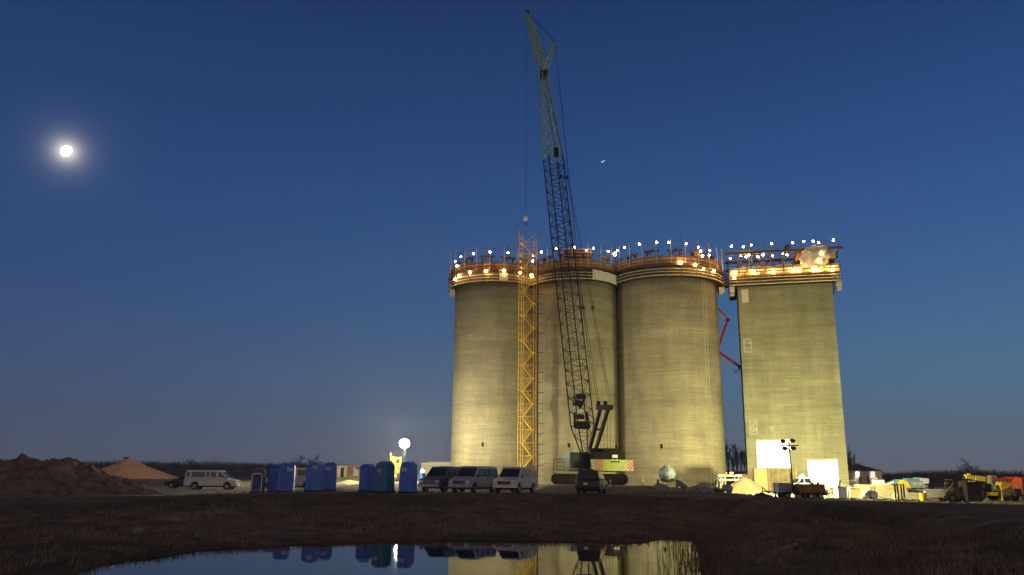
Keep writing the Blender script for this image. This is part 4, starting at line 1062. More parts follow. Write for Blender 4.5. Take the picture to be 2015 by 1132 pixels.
# ------------------------------------------------------------------ vehicles
def arch(xc, r, z0, n=9): return [(xc + r * math.cos(math.pi * (1 - q / (n - 1))), z0 + r * math.sin(math.pi * (1 - q / (n - 1)))) for q in range(n)]
def vehicle(name, label, cat, loc, yaw, sp, paint, group=None, grille='dark', plate=True):
    t = thing(name, label, cat, loc, yaw, group)
    xr, xf, W, zs, zb2 = sp['xr'], sp['xf'], sp['w'] / 2, sp['sill'], sp['belt']
    r = sp['wr']; ra = r + .08; wx = sp['wheels']
    out = [(xr, zs)]
    for xw in wx: out += [(xw - ra, zs)] + arch(xw, ra, zs)[1:-1] + [(xw + ra, zs)]
    out += [(xf - .1, zs)] + sp['nose'] + [(sp['ub'][0], zb2)]
    if sp.get('bed'): out += [(sp['bed'] , zb2), (sp['bed'], zb2)] [:1]
    out += [(xr - .0, zb2 - .02)]
    MB().prism(out, -W, W).build('body', paint, t, bevel=.05)
    (ua, ub_), (ta, tb) = sp['ub'][::-1], sp['ut']
    wt, zt = sp['wt'] / 2, sp['h']; wb = W - .03
    up = MB().loft([(ua, -wb, zb2 - .01), (ub_, -wb, zb2 - .01), (ub_, wb, zb2 - .01), (ua, wb, zb2 - .01)], [(ta, -wt, zt), (tb, -wt, zt), (tb, wt, zt), (ta, wt, zt)]).build('roof', paint, t, bevel=.07)
    def sy(z): return wb + (wt - wb) * (z - zb2) / (zt - zb2)
    for s_ in (-1, 1):
        for (a0, a1, b1, b0, z0_, z1_) in sp['wins']:
            P = [(a0, z0_), (a1, z0_), (b1, z1_), (b0, z1_)]
            MB().loft([Vector((x, s_ * (sy(z) - .03), z)) for x, z in P], [Vector((x, s_ * (sy(z) + .008), z)) for x, z in P]).build('side_window', m_glass, t)
    def fx(z, a, b_): return a + (b_ - a) * (z - zb2) / (zt - zb2)
    for nm, a, b_, sgn in (('windscreen', ub_, tb, 1), ('rear_window', ua, ta, -1)):
        z0_, z1_ = zb2 + .06, zt - .14
        if nm == 'rear_window': z0_ += .06
        P = [(-wb + .12, z0_), (wb - .12, z0_), (wt - .08, z1_), (-wt + .08, z1_)]
        MB().loft([Vector((fx(z, a, b_) - sgn * .03, y, z)) for y, z in P], [Vector((fx(z, a, b_) + sgn * .012, y, z)) for y, z in P]).build(nm, m_glass, t)
    zn = sp['nose'][0][1]
    zg = sp.get('zg', .82)
    MB().box((xf + .01, 0, zg), (.06, sp['w'] * .56, .26)).build('grille', m_gray, t)
    k = MB()
    if grille == 'chrome':
        for q in range(5): k.box((xf + .045, 0, zg - .12 + q * .06), (.02, sp['w'] * .56, .014))
    else: k.box((xf + .045, 0, zg - .14), (.02, sp['w'] * .58, .03)).box((xf + .045, 0, zg + .14), (.02, sp['w'] * .58, .03))
    k.build('grille_bar', m_chrome, t)
    for s_ in (-1, 1):
        MB().box((xf + .01, s_ * sp['w'] * .38, zg + .02), (.07, sp['w'] * .17, .22)).build('headlight', m_headl, t, bevel=.01)
        MB().box((xr - .005, s_ * (W - .1), zb2 - .25), (.05, .14, .4)).build('tail_light', m_tail, t)
        k = MB().box((sp['ub'][0] - .12, s_ * (W + .16), zb2 + .12), (.10, .18, .26)); k.bar((sp['ub'][0] - .12, s_ * (W - .02), zb2 + .05), (sp['ub'][0] - .12, s_ * (W + .12), zb2 + .08), .02, 4)
        k.build('mirror', m_gray, t)
        for xd in sp.get('seams', ()): 
            MB().box((xd, s_ * (W + .001), (zs + zb2) / 2 + .05), (.018, .012, (zb2 - zs) - .12)).build('door_seam', m_gray, t)
            MB().box((xd + .13, s_ * (W + .01), zb2 - .16), (.14, .03, .035)).build('door_handle', m_gray, t)
        for xw in wx: wheel((xw, s_ * (W - .14), r), r, .24, t, mt_rim=sp.get('rim', m_rim))
    MB().box((xf + .06, 0, zs + .1), (.16, sp['w'] * .98, .2)).build('front_bumper', sp.get('bump', m_chrome), t, bevel=.04)
    MB().box((xr - .05, 0, zs + .1), (.14, sp['w'] * .96, .18)).build('rear_bumper', sp.get('bump', m_gray), t, bevel=.04)
    if plate:
        MB().box((xf + .15, 0, zs + .12), (.02, .3, .15)).build('licence_plate', m_white, t)
    MB().box(((wx[0] + wx[1]) / 2, 0, zs - .03), (xf - xr - .8, sp['w'] * .7, .22)).build('underbody', m_blk, t)
    MB().box(((wx[0] + wx[1]) / 2, 0, zs + .25), (xf - xr - .5, sp['w'] * .55, .4)).build('inner_floor', m_blk, t)
    return t
VAN = dict(xr=-2.78, xf=2.76, w=2.0, sill=.42, belt=1.22, h=2.08, wt=1.66, ub=(1.86, -2.76), ut=(-2.62, .98), wr=.37, wheels=(-1.62, 1.86),
           nose=[(2.76, .52), (2.76, .95), (2.66, 1.05), (1.9, 1.2)],
           wins=[(-2.6, -2.2, -2.2, -2.5, 1.36, 1.9), (-2.05, -.62, -.62, -2.05, 1.36, 1.9), (-.5, -.1, -.1, -.5, 1.36, 1.9), (.02, .62, .62, .02, 1.36, 1.9), (.82, 1.55, 1.02, .82, 1.32, 1.88)], seams=(-.55, .72))
VANS = dict(VAN, xr=-2.4, ub=(1.86, -2.38), ut=(-2.25, .98), wheels=(-1.3, 1.86), wins=[(-2.25, -1.35, -1.35, -2.15, 1.34, 1.9), (-1.2, -.3, -.3, -1.2, 1.34, 1.9), (-.15, .62, .62, -.15, 1.34, 1.9), (.82, 1.55, 1.02, .82, 1.32, 1.88)], seams=(-.2, .72))
SUV = dict(xr=-2.35, xf=2.4, w=1.95, sill=.40, belt=1.12, h=1.86, wt=1.5, ub=(1.05, -2.33), ut=(-2.1, .35), wr=.38, wheels=(-1.45, 1.5), nose=[(2.4, .5), (2.4, .88), (2.25, 1.0), (1.1, 1.1)],
           wins=[(-2.1, -1.3, -1.3, -1.95, 1.2, 1.68), (-1.2, -.35, -.35, -1.2, 1.2, 1.68), (-.25, .75, .3, -.25, 1.2, 1.68)], seams=(-1.25, -.3))
SEDAN = dict(xr=-2.3, xf=2.3, w=1.8, sill=.32, belt=.92, h=1.42, wt=1.25, ub=(1.15, -1.85), ut=(-1.15, .25), wr=.32, wheels=(-1.35, 1.4), nose=[(2.3, .42), (2.28, .68), (2.1, .78), (1.2, .9)], zg=.6,
             wins=[(-1.5, -.5, -.5, -1.15, 1.0, 1.32), (-.4, .8, .25, -.4, 1.0, 1.32)], seams=(-.45,))
PICK = dict(xr=-2.75, xf=2.65, w=1.95, sill=.48, belt=1.12, h=1.82, wt=1.5, ub=(1.15, -.75), ut=(-.6, .55), wr=.4, wheels=(-1.75, 1.75), nose=[(2.65, .6), (2.65, .95), (2.5, 1.06), (1.2, 1.12)],
            wins=[(-.6, .15, .15, -.55, 1.18, 1.66), (.25, .95, .5, .25, 1.18, 1.66)], seams=(.2,))
m_vblue = mat('dark blue van paint', (.06, .075, .12), .35, var=.1)
m_vwhite = mat('white van paint', (.32, .335, .36), .35, var=.08, scale=2)
m_vwhite2 = mat('bright white van paint', (.50, .50, .50), .35, var=.08, scale=2)
m_vsilver = mat('silver van paint', (.46, .44, .44), .35, .2, var=.1)
m_vdark = mat('black car paint', (.012, .013, .018), .3, var=.2)
m_vgreen = mat('dark green car paint', (.02, .035, .035), .3, var=.2)
HD = lambda a: R(-90 - a)
vehicle('passenger_van', 'dark blue passenger van, leftmost of the three parked vans facing the pond', 'van', gp(878, 69.5), HD(26), VANS, m_vblue, 'vans parked by the pond', 'chrome')
vehicle('passenger_van', 'white long passenger van in the middle of the three parked by the pond', 'van', gp(936, 68.3), HD(26), dict(VANS, h=2.12, bump=m_vwhite), m_vwhite, 'vans parked by the pond', 'chrome')
vehicle('passenger_van', 'white passenger van with square black grille, rightmost of three by the pond', 'van', gp(1017, 67.6), HD(22), VANS, m_vwhite2, 'vans parked by the pond')
vehicle('passenger_van', 'long white passenger van seen side-on by the dirt mound at far left', 'van', gp(419, 90.5), R(3), VAN, m_vwhite2, 'vans parked by the pond')
vehicle('parked_car', 'dark green car nosing out behind the side-on white van at far left', 'car', gp(368, 95), R(184), SEDAN, m_vgreen)
vehicle('passenger_van', 'silver van glimpsed between the first and second toilet clusters', 'van', gp(577, 77), R(178), VAN, m_vsilver, 'vans parked by the pond')
vehicle('parked_suv', 'black suv seen from behind with pale right flank, in front of the crane', 'car', gp(1164.5, 66.2), R(76), dict(SUV, bump=m_blk), m_vdark)
vehicle('pickup_truck', 'bright white pickup truck standing before the tower doorways behind the generator', 'truck', gp(1580, 97), R(182), PICK, mat('gleaming white truck paint', (.8, .8, .74), .4, var=.05))
vehicle('parked_car', 'dark car beyond the plywood stacks, right of the blue boom lift', 'car', gp(1793, 108), R(170), SEDAN, m_vdark)
sv_ = vehicle('site_vehicle', 'small vehicle with burning amber lamps in the gap beside the square tower', 'vehicle', gp(1437, 150), R(180), SUV, m_redor, plate=False)
k = MB().ell((-.3, -.1, 2.0), (.35, .25, .16), 10, 6).ell((.9, -.1, 2.0), (.35, .25, .16), 10, 6).build('beacon', m_amber, sv_)
# licence plate on the suv's tail
suv = [o for o in COL.objects if o.name == 'parked_suv'][0]
MB().box((-2.42, .15, .82), (.03, .32, .16)).build('licence_plate', m_white, suv)
vehicle('flatbed_truck', 'yellow cab flatbed truck far back in the gap beside the square tower', 'truck', gp(1462, 140), R(182), PICK, m_yel2)

# ------------------------------------------------------------------ portable toilets
def toilet(x, Y, yaw, paint, door, label, w=1.12, d=1.2, h=2.32, sign=None, openframe=False):
    t = thing('portable_toilet', label, 'toilet', gp(x, Y) + Vector((0, 0, .0)), yaw, 'portable toilets along the pond bank')
    MB().box((0, 0, .05), (w * 1.08, d * 1.08, .16)).build('skid', m_blk, t, bevel=.02)
    hw, hd_ = w / 2, d / 2; hb = h - .30; c = .09
    def octo(s_, z): 
        a, b_ = hw * s_, hd_ * s_; q = c * s_
        return [(-a + q, -b_, z), (a - q, -b_, z), (a, -b_ + q, z), (a, b_ - q, z), (a - q, b_, z), (-a + q, b_, z), (-a, b_ - q, z), (-a, -b_ + q, z)]
    MB().loft(octo(1.03, .12), octo(.97, hb)).build('shell', paint, t)
    k = MB().loft(octo(1.02, hb), octo(1.0, hb + .07)); k.loft(octo(.98, hb + .07), octo(.62, h - .04)); k.loft(octo(.62, h - .04), octo(.35, h)); k.build('roof', paint, t, bevel=.03)
    MB().bar((hw * .5, hd_ * .5, h - .2), (hw * .5, hd_ * .5, h + .06), .05, 6).build('vent_pipe', m_tgrey, t)
    dr = MB().box((0, -hd_ * 1.0 - .012, 1.08), (w * .68, .05, hb - .35)).build('door', door, t, bevel=.02)
    MB().box((0, -hd_ - .045, hb - .16), (w * .5, .02, .05)).box((w * .27, -hd_ - .045, 1.05), (.04, .03, .16)).build('door_handle', m_tgrey, dr)
    k = MB()
    for q in (-1, 1):
        for z in (.4, .8, 1.2, 1.6): k.box((q * (hw + .003) * 1.0, 0, z), (.02, d * .78, .04))
        k.box((q * (hw * .985 + .01), 0, hb - .14), (.02, d * .6, .14))
    for z in (.5, 1.0, 1.5): k.box((0, hd_ + .002, z), (w * .8, .02, .04))
    k.build('side_rib', paint, t)
    if sign:
        sx, sz, sw, mt_ = sign
        o = MB().box((sx, -hd_ - .05, sz), (sw, .02, .24)).build('sign', m_white if mt_ is None else m_white, t)
        k = MB()
        for q in range(2): k.box((sx, -hd_ - .064, sz + .05 - q * .1), (sw * .8, .01, .05))
        k.build('sign_print', mt_ or m_tgrey, o)
    if openframe:
        fr = MB(); n_ = 12; ww = w * .40; zt_ = hb - .2
        pts_ = [(-ww, -hd_ - .06, .2), (-ww, -hd_ - .06, zt_ - .2)] + [(-ww + .2 - .2 * math.cos(math.pi / 2 * q / 5), -hd_ - .06, zt_ - .2 + .2 * math.sin(math.pi / 2 * q / 5)) for q in range(1, 6)]
        pts_ += [(-p[0], p[1], p[2]) for p in pts_[::-1]]
        fr.tube(pts_, .045, 6); fr.build('door_frame', m_white, t)
        MB().tube([(hw + .05, -hd_ * .3, 1.35), (hw + .05, -hd_ * .3, hb - .05), (hw - .12, -hd_ * .3, hb + .12)], .05, 6).build('corner_pipe', m_white, t)
    return t
toilet(509, 70, R(6), m_tgrey, m_tdoor, 'grey portable toilet with white arched door frame, leftmost of the toilets', w=1.0, h=2.1, openframe=True)
toilet(541, 71.5, R(12), m_tblue2, m_tblue2, 'blue portable toilet half hidden behind the second blue one from the left', h=2.25)
toilet(564, 67.5, R(10), m_tblue, m_tblue2, 'blue portable toilet with grey sign, front one of the left pair', w=1.28, sign=(.28, 1.78, .42, None))
toilet(621, 66.5, R(-16), m_tblue, m_tblue, 'blue portable toilet with pale sign high on its right side', w=1.16, sign=(.25, 1.92, .36, None))
toilet(649, 68.5, R(14), m_tblue2, m_tblue, 'blue portable toilet with red and white sign beside container', w=1.02, sign=(-.2, 1.8, .34, m_red))
toilet(723, 66.5, R(-24), m_tblue2, m_tblue, 'small blue portable toilet alone, left of the teal one', w=1.0, d=1.0, h=2.2)
toilet(757.5, 63.5, R(-32), m_teal, m_teal, 'teal green portable toilet beside the yellow scaffold, the largest toilet', w=1.08, h=2.38, sign=(-.05, 1.65, .3, None))
toilet(803.5, 63.5, R(-14), m_tblue, m_tblue, 'blue portable toilet standing rightmost under the balloon lamp', w=1.06, h=2.36, sign=(-.1, 1.75, .42, m_tblue2))

# ------------------------------------------------------------------ left background
def container(x0, x1, Y, label, mt, yaw=0, door=None, h=2.5, d=6, slats=True):
    a, b_ = gp(x0, Y), gp(x1, Y); w_ = (b_.x - a.x)
    t = thing('shipping_container', label, 'container', ((a.x + b_.x) / 2, Y, min(a.z, b_.z)), yaw, 'containers behind the toilets')
    MB().box((0, d / 2, h / 2 + .1), (w_, d, h)).build('box', mt, t)
    k = MB()
    for q in range(int(w_ / .3)):
        xx = -w_ / 2 + .2 + q * .3
        if door and door[0] * w_ - w_ / 2 - .1 < xx < door[1] * w_ - w_ / 2 + .1: continue
        k.box((xx, -.02, h / 2 + .1), (.14, .06, h * .9))
    k.build('corrugation', mt, t)
    MB().box((0, d / 2, h + .13), (w_ + .06, d + .06, .08)).build('roof', m_board, t)
    if door:
        xa, xb = -w_ / 2 + door[0] * w_, -w_ / 2 + door[1] * w_
        MB().box(((xa + xb) / 2, -.03, h * .48), (xb - xa, .06, h * .86)).build('doorway', m_black, t)
        MB().box((xa - .25, -.35, h * .5), (.5, .06, h * .88), R(30)).box((xb + .3, -.3, h * .5), (.6, .06, h * .88), R(-30)).build('door_leaf', m_cream if mt is not m_rusty or True else mt, t)
    return t
container(661, 682, 150, 'cream container with dark open doorway beside the blue toilet', m_cream, door=(.42, .72))
container(685, 712, 150, 'rust red container with gear piled in its doorway', m_rusty, door=(.55, .8))
container(716, 748, 150, 'rust red container, rightmost, partly behind the lone blue toilet', m_rusty, door=(.04, .10))
gl2 = gp(705, 149)
for q, (dx_, zz, mt_) in enumerate(((.0, .7, m_plyp), (.5, 1.4, m_canvas), (-.4, .5, m_board))):
    tag(MB().box((gl2.x - .6 + dx_, 148.2 - q * .3, gl2.z + zz), (.7, .6, .7 + .5 * (q == 1))).build('storage_crate', mt_, bevel=.03), ['pale crate low in the red container doorway', 'tall canvas-wrapped bundle in the red container doorway', 'brown crate at the left of the red container doorway'][q], 'crate', 'crates at the red container')
# grassy berm
p = gp(690, 128)
def moundmesh(w_, d_, h_, seed, n=70, p_=1.0, rough=.25, flat=.0):
    k = MB(); 
    for j in range(n + 1):
        for i in range(n + 1):
            x, y = -1 + 2 * i / n, -1 + 2 * j / n; r_ = min(1, math.hypot(x, y))
            e_ = max(0, 1 - r_ ** p_); e_ = min(1, e_ * (1 + flat))
            nz_ = noise.noise(Vector((x * 2.2 + seed, y * 2.2, seed))) + .5 * noise.noise(Vector((x * 5 + seed, y * 5, 1))) + .3 * noise.noise(Vector((x * 12, y * 12, seed))) + .22 * abs(noise.noise(Vector((x * 24, y * 24, seed))))
            z = h_ * e_ * (1 + rough * nz_ * 1.2) + rough * h_ * .25 * nz_ * (1 if r_ < .98 else 0) * e_ ** .3
            k.v.append((x * w_ / 2, y * d_ / 2, z - (.3 if r_ >= .999 else 0)))
    for j in range(n):
        for i in range(n): a = j * (n + 1) + i; k.f.append((a, a + 1, a + n + 2, a + n + 1))
    return k
m_berm = mat('rough green turf', (.10, .085, .03), .95, var=.4, scale=1.2, bump=.6)
def heap(name, x, Y, w_, d_, h_, mt, label, cat, seed, **kw):
    g = gp(x, Y); o = moundmesh(w_, d_, h_, seed, **kw).build(name, mt, smooth=True); o.location = (g.x, Y, g.z - .15); tag(o, label, cat); return o
heap('grass_berm', 700, 128, 16, 8, 1.0, m_berm, 'low grassy berm in front of the shipping containers', 'berm', 2)
heap('sand_heap', 690, 120, 5, 3, .55, m_sand, 'small orange sand heap on the berm before the containers', 'sand heap', 5)
heap('sand_pile', 252, 150, 19, 16, 3.7, m_sand, 'smooth orange sand cone behind the dirt mound at far left', 'sand pile', 8, rough=.07, p_=.95)
o = heap('dirt_mound', 92, 76, 17, 17, 3.0, m_mound, 'large rough brown dirt mound rising at the far left edge', 'dirt mound', 3, p_=2.0, rough=.26, n=150)
heap('dirt_mound', 5, 80, 14, 18, 2.9, m_mound, 'lower brown dirt mound cut by the left picture edge', 'dirt mound', 6, p_=2, rough=.28, n=120)
heap('dirt_mound', 205, 74, 10.5, 12, 1.6, m_mound, 'low brown shoulder of dirt in front of the orange sand cone', 'dirt mound', 11, p_=1.6, rough=.4, n=120)
g = gp(246, 150); 
tag(MB().box((g.x - .3, 150, g.z + 3.6), (.7, .5, .35), R(10)).bar((g.x - .7, 150, g.z + 3.7), (g.x + .5, 150, g.z + 3.85), .09, 5).build('conveyor_head', m_grime), 'small dark conveyor head resting on the tip of the sand cone', 'conveyor')
# yellow scaffold
g = gp(777, 123); t = thing('access_scaffold', 'short yellow access scaffold with stairs beside the balloon lamp mast', 'scaffold', g, R(8))
hh = 3.5
for a in (-.75, .75):
    for b_ in (-.5, .5): MB().bar((a, b_, 0), (a, b_, hh + (.75 if a < 0 and b_ < 0 else .2)), .07, 6).build('post', m_yel2, t)
MB().bar((0, -.5, 0), (0, -.5, hh + .2), .06, 6).build('post', m_yel2, t)
k = MB()
for q in range(9): k.box((-.38, -.48, .5 + q * .38), (.72, .3, .06))
for q in range(7): k.box((.38, -.46, .4 + q * .32), (.72, .3, .05))
k.build('step', m_yel2, t)
k = MB()
for z in (.3, 1.5, 2.6, hh): k.plank((-.75, -.5, z), (.75, -.5, z), .06, .12); k.plank((-.75, .5, z), (.75, .5, z), .06, .1)
k.bar((-.75, .5, .3), (.75, .5, 1.5), .035, 4); k.bar((.75, .5, 1.5), (-.75, .5, 2.6), .035, 4)
k.build('rail', m_yel2, t)
# yellow bin
g = gp(738, 121); t = thing('yellow_bin', 'small yellow plastic bin between the lone blue and teal toilets', 'bin', g)
MB().cyl((0, 0, 0), .33, 1.0, 16, .38).build('tub', m_yel2, t); MB().cyl((0, 0, 1.0), .40, .08, 16).build('lid', m_yel2, t)
# white tanks trailer under the lamp
g = gp(781, 119); t = thing('tank_trailer', 'trailer with round white tanks below the yellow scaffold', 'trailer', g)
for a in (-.95, .95): MB().ell((a, 0, .75), (.62, .8, .62), 18, 12).build('tank', m_white, t, smooth=True)
MB().box((0, 0, .55), (2.2, .9, .12)).box((0, 0, 1.5), (1.3, .9, 1.0)).bar((-.4, -.1, .3), (.4, -.1, .7), .06, 5).build('frame', m_brown, t)
for a in (-.5, .5): wheel((a * .6, -.4, .3), .3, .2, t)
# blue drum and office trailer
g = gp(831, 130); t = thing('chemical_drum', 'tall upright blue drum left of the cream office trailer', 'drum', g)
MB().cyl((0, 0, 0), .52, 1.35, 20).build('drum', m_tblue, t); MB().cyl((0, 0, 1.35), .38, .5, 16).cyl((0, 0, 1.85), .2, .15, 10).build('upper_tank', m_white, t)
g = gp(823, 132); tag(MB().bar((g.x, 132, g.z), (g.x, 132, g.z + 1.5), .12, 6).box((g.x + .3, 132, g.z + .7), (.8, .5, .8)).build('pump_unit', m_grime, bevel=.02), 'dark pump unit left of the blue drum', 'pump')
g = gp(869, 146); t = thing('office_trailer', 'cream site office trailer half hidden behind the leftmost silo', 'trailer', g, R(-8))
w_ = 5.4
MB().box((0, 4, 1.95), (w_, 8, 2.5)).build('box', m_cream, t); MB().box((0, 4, 3.26), (w_ + .25, 8.2, .14)).build('roof', m_board, t)
MB().box((-w_ / 2 - .55, 1.2, 1.95), (1.1, 2.4, 2.4)).build('porch_wall', m_plyp, t)
MB().box((-w_ / 2 - .55, -.01, 1.9), (.28, .06, .5)).build('window', m_black, t)
MB().box((-.9, -.03, 2.2), (1.2, .06, .95)).build('notice_panel', m_white, t)
k = MB(); 
for q in range(12): k.box((-w_ / 2 + .4 + q * .42, -.015, 1.95), (.03, .03, 2.4))
k.build('siding_joint', m_board, t)
MB().box((0, 2, .4), (w_ * .95, 3.5, .4)).build('underframe', m_darkst, t)

# ------------------------------------------------------------------ poly tank wagon and rubble before the right silo
g = gp(1313, 92); t = thing('tank_wagon', 'round pale green water tank on a wheeled wagon before the right silo', 'tank wagon', g, R(80))
MB().ell((0, 0, 1.45), (1.5, .95, .88), 26, 16).build('tank', m_tank, t, smooth=True)
MB().cyl((-.4, 0, 2.22), .28, .16, 14).build('lid', m_canvas, t)
k = MB(); n_ = 26
for q in range(n_):
    a, b_ = 2 * math.pi * q / n_, 2 * math.pi * (q + 1) / n_
    for xx in (-.7, .7):
        rr_ = .87; k.bar((xx, .88 * rr_ * 1.1 * math.cos(a), 1.45 + .80 * math.sin(a) * 1.0), (xx, .88 * rr_ * 1.1 * math.cos(b_), 1.45 + .80 * math.sin(b_)), .03, 4)
k.build('strap', m_grime, t)
MB().bar((-1.45, -.05, .4), (-1.45, -.05, 2.0), .03, 5).build('level_pipe', m_grime, t)
MB().box((0, 0, .6), (3.0, 1.1, .14)).box((-.9, 0, .8), (.3, 1.5, .3)).box((.9, 0, .8), (.3, 1.5, .3)).bar((-1.5, 0, .55), (-2.8, 0, .35), .06, 5).build('frame', m_grime, t)
for xx in (-.9, .9):
    for yy in (-1.05, 1.05): wheel((xx, yy, .42), .42, .24, t)
def cone(x, Y, label, h=1.15):
    t = thing('traffic_delineator', label, 'traffic marker', gp(x, Y), 0, 'orange site markers')
    MB().cyl((0, 0, 0), .22, .08, 12).build('base', m_blk, t); MB().cyl((0, 0, .08), .07, h, 10, .045).build('tube', m_redor, t)
    MB().cyl((0, 0, .45), .072, .14, 10, .07).cyl((0, 0, .8), .066, .14, 10, .062).build('white_band', m_white, t)
cone(1265, 100, 'orange marker post standing alone before the right silo')
cone(1201, 78, 'orange and white marker post leaning by the crane counterweight')
def slabthing(name, x, Y, dims, tilt, yaw, label, cat, group, mt=m_rubble, dz=0):
    g = gp(x, Y) + Vector((0, 0, dz)); k = MB(); n_ = random.randint(5, 7); pts_ = []
    a0 = random.uniform(0, 6)
    for q in range(n_):
        a = a0 + 2 * math.pi * q / n_ + random.uniform(-.25, .25); pts_.append((dims[0] / 2 * math.cos(a) * random.uniform(.8, 1.15), dims[1] / 2 * math.sin(a) * random.uniform(.8, 1.15)))
    k.loft([(a, b_, -dims[2] / 2) for a, b_ in pts_], [(a * .97, b_ * .97, dims[2] / 2) for a, b_ in pts_])
    o = k.build(name, mt, bevel=.025); o.location = g + Vector((0, 0, dims[2] * .5 + abs(math.sin(tilt[0])) * dims[1] * .35 + abs(math.sin(tilt[1])) * dims[0] * .35 - .05)); o.rotation_euler = (tilt[0], tilt[1], yaw); tag(o, label, cat, group)
rub = [(1302, 82), (1326, 83), (1341, 81), (1350, 84), (1357, 80), (1367, 82), (1379, 83), (1386, 79.5), (1397, 82), (1409, 80), (1420, 82), (1431, 80)]
for q, (x, Y) in enumerate(rub):
    slabthing('concrete_slab', x, Y, (random.uniform(1.0, 1.9), random.uniform(.8, 1.5), random.uniform(.14, .26)), (random.uniform(-.5, .7), random.uniform(-.45, .45)), random.uniform(0, 3), f'{nth(q, len(rub))} broken slab in the rubble row before the right silo', 'slab', 'broken slabs before the right silo')
o = MB()
for q in range(260):
    x = random.uniform(1290, 1480); Y = random.uniform(76, 88); g = gp(x, Y); s_ = random.uniform(.05, .22); o.box(g + Vector((0, 0, s_ * .3)), (s_ * 1.6, s_, s_ * .8), random.uniform(0, 3), .7)
tag(o.build('rubble', m_rubble), 'small broken concrete chips scattered before the right silo', 'rubble', kind='stuff')
heap('sand_pile', 1465, 96, 6.8, 6, 2.0, m_sandp, 'pale yellow sand pile between the right silo and plywood box', 'sand pile', 21, rough=.05)
heap('earth_bank', 1495, 77, 2.6, 1.6, .55, m_clod, 'small dark heap of earth clods left of the light tower', 'earth heap', 31, rough=.6, n=40)
# sluice / steel gear at the foot of the silo gap
g = gp(1432, 112); t = thing('flatbed_trailer', 'pale flat trailer deck parked behind the yellow sand pile', 'trailer', g, R(0))
MB().box((0, 0, 1.75), (3.2, 2.2, .22)).build('deck', m_plyp, t); MB().box((0, 0, 1.2), (3.0, 2.0, .18)).build('lower_deck', m_canvas, t)
k = MB()
for a in (-1.3, -.6, 1.3):
    k.bar((a, -.9, 0), (a * .9, -.9, 1.6), .05, 4); k.bar((a, .9, 0), (a * .9, .9, 1.6), .05, 4)
k.bar((-1.3, -.9, .2), (-.6, -.9, 1.5), .05, 4); k.build('leg_frame', m_galv, t)
g = gp(1470, 116); tag(MB().box((g.x, 116, g.z + 1.0), (3.4, 2, 1.9)).box((g.x + .6, 115.2, g.z + 2.1), (1.8, 1.2, .5)).box((g.x - 1.2, 114.9, g.z + 1.2), (.6, .3, .7)).build('steel_skip', m_grime, bevel=.05), 'dark steel skip behind the plywood box at the tower foot', 'skip')

# ------------------------------------------------------------------ right yard
def crate(name, x, Y, dims, mt, label, cat, yaw=0, group=None, bevel=.03, dz=0, trim=None):
    t = thing(name, label, cat, gp(x, Y) + Vector((0, 0, dz)), yaw, group)
    MB().box((0, 0, dims[2] / 2), dims).build('box', mt, t, bevel=bevel)
    k = MB()
    for a in (-1, 1):
        for b_ in (-1, 1): k.box((a * dims[0] / 2, b_ * dims[1] / 2, dims[2] / 2), (.07, .07, dims[2] + .02))
        k.box((0, a * dims[1] / 2, dims[2]), (dims[0] + .07, .07, .07)); k.box((0, a * dims[1] / 2, .05), (dims[0] + .07, .07, .07))
    k.build('corner_batten', trim or m_board, t); return t
crate('plywood_box', 1495, 104, (1.5, 1.6, 2.75), m_ply, 'tall ochre plywood box standing left of the lit doorway', 'plywood box', R(-8))
t = thing('plywood_hoarding', 'long pale plywood hoarding below the upper lit doorway', 'hoarding', gp(1532, 107), R(-3))
MB().box((0, 0, 1.45), (4.6, .08, 2.9)).build('sheet', mat('stained plywood', (.36, .28, .14), .85, var=.35, scale=1.2), t)
k = MB()
for a in (-2.3, -1.2, 0, 1.2, 2.3): k.box((a, -.07, 1.45), (.08, .06, 2.9))
k.build('stud', m_ply, t)
crate('white_tank_box', 1651, 80, (.78, .9, 1.05), mat('glaring white plastic', (.85, .85, .8), .5, var=.05), 'square glaring white box at the right tower corner', 'box', R(5))
g = gp(1651, 80); tag(MB().plank(g + Vector((-.12, 0, 1.08)), g + Vector((.1, 0, 1.75)), .4, .05).box(g + Vector((-.05, 0, 1.1)), (.45, .4, .05)).build('folded_chair', m_blk), 'small black chair back standing on the glaring white box', 'chair')
crate('wooden_crate', 1672, 83, (1.3, 1.0, .95), m_ply, 'brown wooden crate with pale pipes, right of the white box', 'crate', R(8))
for q, (dx_, hh) in enumerate(((1664, 1.0), (1669, 1.0))):
    g = gp(dx_, 81.5); tag(MB().tube([(g.x, 81.5, g.z), (g.x + .05, 81.5, g.z + hh), (g.x + .4, 81.5, g.z + hh + .05), (g.x + .7, 81.6, g.z + hh - .15)], .045, 6).build('bent_pipe', m_white), ['left', 'right'][q] + ' pale bent pipe leaning on the brown crate', 'pipe', 'pipes on the brown crate')
g = gp(1670, 92); tag(MB().bar((g.x - .9, 92, g.z), (g.x - .9, 92, g.z + 1.6), .04, 4).bar((g.x + .9, 92, g.z), (g.x + .9, 92, g.z + 1.6), .04, 4).bar((g.x - .9, 92, g.z + 1.6), (g.x + .9, 92, g.z + 1.6), .04, 4).bar((g.x - .9, 92, g.z + 1.1), (g.x + .9, 92, g.z + 1.1), .04, 4).build('pipe_rack', m_galv), 'small bare pipe rack behind the brown crate', 'rack')
